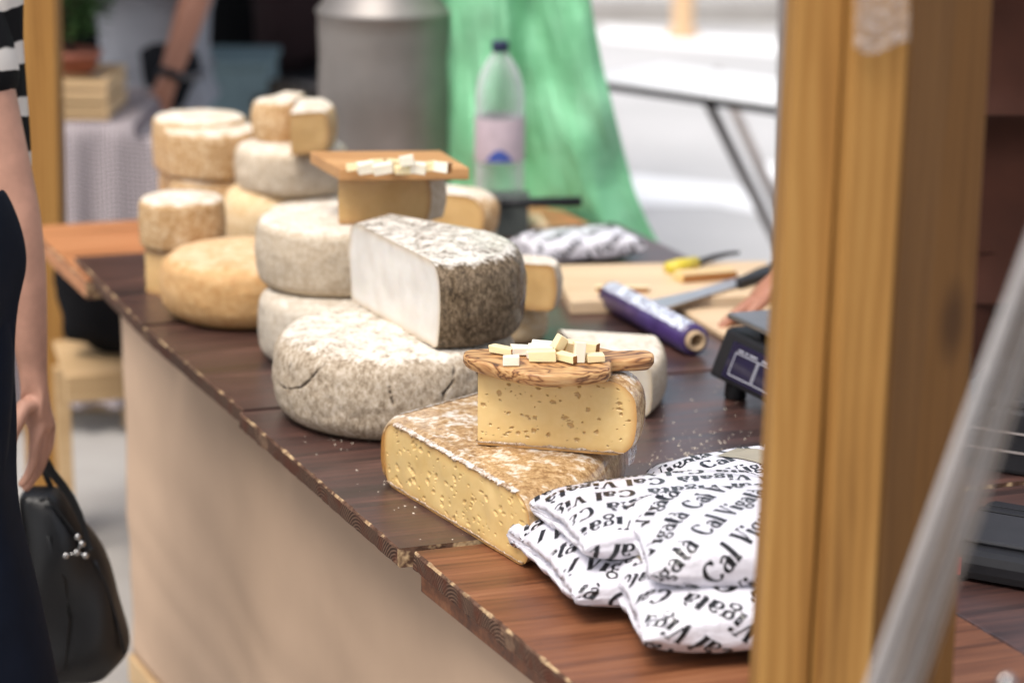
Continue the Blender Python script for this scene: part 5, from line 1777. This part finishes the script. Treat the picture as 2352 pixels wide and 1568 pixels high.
# man in grey behind the gingham table
ym = 5.95
mx_ = WY(352, 100, ym + .05).x
wr = WY(384, 192, ym - .18); el = WY(462, -40, ym - .06)
person('person', (mx_, ym + .08, 0), rad(-55), 'man in grey t-shirt and dark trousers wearing a watch, behind the gingham table', mGreyTee, mBlackTr, mSkinTan,
       {'l': (Vector((mx_ + .02, ym + .27, 1.0)), Vector((mx_ + .07, ym + .30, .76)), Vector((0, 0, -1)), Vector((0, -1, 0)), Vector((-1, 0, 0))), 'r': (el, wr, Vector((-.35, -.1, -.9)), Vector((.3, -.9, 0)), Vector((-.8, -.3, -.2)))}, 1.60, 1.08, .35, torso_extra=.0, hem=.06)
man = [o for o in bpy.data.objects if o.name.startswith('person')][0]
wd_ = (wr - el).normalized()
o = lathe('watch', [(.027, -.011), (.0315, -.011), (.0325, 0), (.0315, .011), (.027, .011)], mBlackPl, man, 24)
o.rotation_mode = 'QUATERNION'; o.rotation_quaternion = wd_.to_track_quat('Z', 'Y'); o.location = wr - wd_ * .02 - man.location

# woman with striped top and hanging arm at left
yw = 3.02
wr = WY(78, 868, yw); el = WY(38, 500, yw + .02)
shx = WY(-12, 100, yw).x
person('person', (shx - .22, yw + .04, 0), rad(12), 'person in black and white striped knit top, bare arm hanging at the left border', mStripe, mBlackTr, mSkin,
       {'l': None, 'r': (el, wr, Vector((.10, 0, -1)), Vector((-1, -.3, 0)), Vector((-.2, -1, 0)))}, 1.66, .92, .55, hair_long=True)
wom = [o for o in bpy.data.objects if o.name.startswith('person.001')][0]
# loose hanging half of the striped cardigan behind the arm
vs, fs = [], []
for i in range(31):
    v = -160 + 600 * i / 30
    for j in range(13):
        t = j / 12
        u = -80 + (138 - 10 * math.sin(i * .16)) * t
        vs.append(WY(u, v, yw + .085 + .02 * math.sin(t * 7) + .01 * nz((t * 3, v * .01, 0))) - wom.location)
for i in range(30):
    for j in range(12):
        k = i * 13 + j; fs.append((k, k + 1, k + 14, k + 13))
o = mesh_obj('hanging_sleeve', vs, fs, mStripe, wom, smooth=True); o.modifiers.new('t', 'SOLIDIFY').thickness = .004

# person in navy, nearly out of the picture
yn = 2.42
person('person', (WY(0, 900, yn).x - .235, yn + .02, 0), rad(-10), 'person in a long navy coat, mostly cut off by the left border', mNavy, mNavy, mSkin, None, 1.64, .95, 1.9, hair_long=True)
nav = [o for o in bpy.data.objects if o.name.startswith('person.002')][0]
vs, fs = [], []
prof = [(430, 2), (470, 20), (520, 36), (580, 48), (630, 44), (680, 30), (760, 24), (860, 26), (950, 38), (1040, 40), (1130, 44), (1230, 66), (1330, 92), (1440, 114), (1568, 136), (1750, 168), (2100, 200)]
for i, (v, u) in enumerate(prof):
    for j in range(17):
        t = j / 16
        a = PI * t
        p = WY(u, v, yn)
        rr_ = .17
        vs.append(Vector((p.x - rr_ + rr_ * math.cos(a) + .006 * math.sin(j * 1.7 + i * .4), yn - .16 * math.sin(a) + .01 * math.sin(j * 2.1), p.z)) - nav.location)
for i in range(len(prof) - 1):
    for j in range(16):
        k = i * 17 + j; fs.append((k, k + 17, k + 18, k + 1))
o = mesh_obj('coat_front', vs, fs, mNavy, nav, smooth=True); o.modifiers.new('t', 'SOLIDIFY').thickness = .004
o.modifiers.new('s', 'SUBSURF').render_levels = 2

# handbag
yb_ = 3.05
hg = empty('handbag', WY(190, 1400, yb_), label='black leather handbag with silver clasp hanging from the hand at left', cat='bag')
def bagbody():
    outline = [(1140, 96, 118), (1180, 92, 142), (1230, 92, 190), (1275, 92, 222), (1330, 92, 243), (1400, 90, 264), (1460, 88, 282), (1500, 86, 288), (1530, 90, 280), (1560, 100, 255), (1590, 110, 225)]
    vs, fs = [], []
    n = 20
    for i, (v, ul, ur) in enumerate(outline):
        a, b = WY(ul - 60, v, yb_), WY(ur, v, yb_)
        cx, w_ = (a + b) / 2, (b.x - a.x) / 2
        th = .02 + .035 * math.sin(PI * min(1, (i + .6) / 11)) ** .6
        for j in range(n):
            ph = 2 * PI * j / n
            e = .8
            vs.append(Vector((cx.x + w_ * math.copysign(abs(math.cos(ph)) ** e, math.cos(ph)), yb_ + .04 + th * math.copysign(abs(math.sin(ph)) ** e, math.sin(ph)), cx.z)) - hg.location + Vector((.004 * math.sin(i * 1.9 + j), .006 * math.sin(i * 1.3 + j * .9), 0)))
    m_ = len(outline)
    for i in range(m_ - 1):
        for j in range(n):
            fs.append((i * n + j, (i + 1) * n + j, (i + 1) * n + (j + 1) % n, i * n + (j + 1) % n))
    fs.append(tuple(range(n))); fs.append(tuple(range((m_ - 1) * n, m_ * n))[::-1])
    o = mesh_obj('bag_body', vs, fs, mLeather, hg, smooth=True)
    s = o.modifiers.new('s', 'SUBSURF'); s.render_levels = 2; s.levels = 2
bagbody()
tube('top_piping', [WY(u, v, yb_ + .0) - hg.location for u, v in ((92, 1150), (112, 1142), (130, 1165), (155, 1200), (178, 1232), (200, 1262), (216, 1285))], .0028, mLeather, hg, 8)
tube('side_piping', [WY(u, v, yb_ + .012) - hg.location for u, v in ((216, 1285), (230, 1310), (246, 1345), (262, 1400), (279, 1460), (286, 1500))], .0026, mLeather, hg, 8)
tube('front_seam', [WY(u, v, yb_ - .012) - hg.location for u, v in ((110, 1230), (124, 1290), (150, 1330), (160, 1420), (150, 1540))], .0018, mLeather, hg, 8)
def ribbon(name, uvw, y, th, mat, par):
    vs, fs = [], []
    for (u, v, w_, dy) in uvw:
        for (du, dd) in ((-w_, 0), (w_, 0), (w_, th), (-w_, th)):
            vs.append(WY(u + du, v, y + dy + dd) - par.location)
    n = len(uvw)
    for i in range(n - 1):
        for j in range(4):
            a = i * 4 + j; b = i * 4 + (j + 1) % 4
            fs.append((a, b, b + 4, a + 4))
    fs += [(0, 1, 2, 3), tuple(range(4 * n - 4, 4 * n))[::-1]]
    o = mesh_obj(name, vs, fs, mat, par, smooth=True); bevel(o, .001)
    return o
ribbon('handle', [(84, 1010, 9, 0), (95, 1040, 11, 0), (116, 1080, 13, 0), (140, 1110, 13, 0), (162, 1140, 11, 0), (180, 1175, 9, 0), (192, 1205, 7, 0), (200, 1235, 7, 0), (206, 1262, 9, 0)], yb_, .012, mLeather, hg)
ribbon('handle', [(84, 1010, 9, .05), (92, 1050, 8, .05), (105, 1090, 8, .05), (122, 1130, 7, .05), (140, 1165, 7, .05), (160, 1200, 7, .05), (180, 1240, 7, .05)], yb_, .010, mLeather, hg)
for (u, v) in ((151, 1275), (176, 1268), (188, 1248), (196, 1275), (178, 1232)):
    lathe('clasp_bead', [(0, -.0052), (.0036, -.0036), (.0052, 0), (.0036, .0036), (0, .0052)], mChrome, hg, 16, loc=WY(u, v, yb_ - .02) - hg.location)
for (a, b) in (((151, 1275), (176, 1268)), ((176, 1268), (188, 1248)), ((188, 1248), (178, 1232)), ((176, 1268), (196, 1275))):
    tube('clasp_bar', [WY(*a, yb_ - .02) - hg.location, WY(*b, yb_ - .02) - hg.location], .0016, mChrome, hg, 8)

# vendor behind the right post
yv = 3.5
wr = WY(1800, 628, yv - .18); el = WY(1960, 360, yv - .05)
wr = W(1812, 640, T + .075); el = wr + Vector((.16, .10, .17))
person('person', (WY(2330, 600, yv).x + .01, yv + .22, 0), rad(40), 'vendor in a rust brown top behind the right post, one hand on the knife', mRust, mRust, mSkinTan,
       {'r': None, 'l': (el, wr, Vector((-.75, -.25, -.42)), Vector((-.2, .1, -1)), Vector((-.3, -.9, 0)))}, 1.76, 1.08, .9)
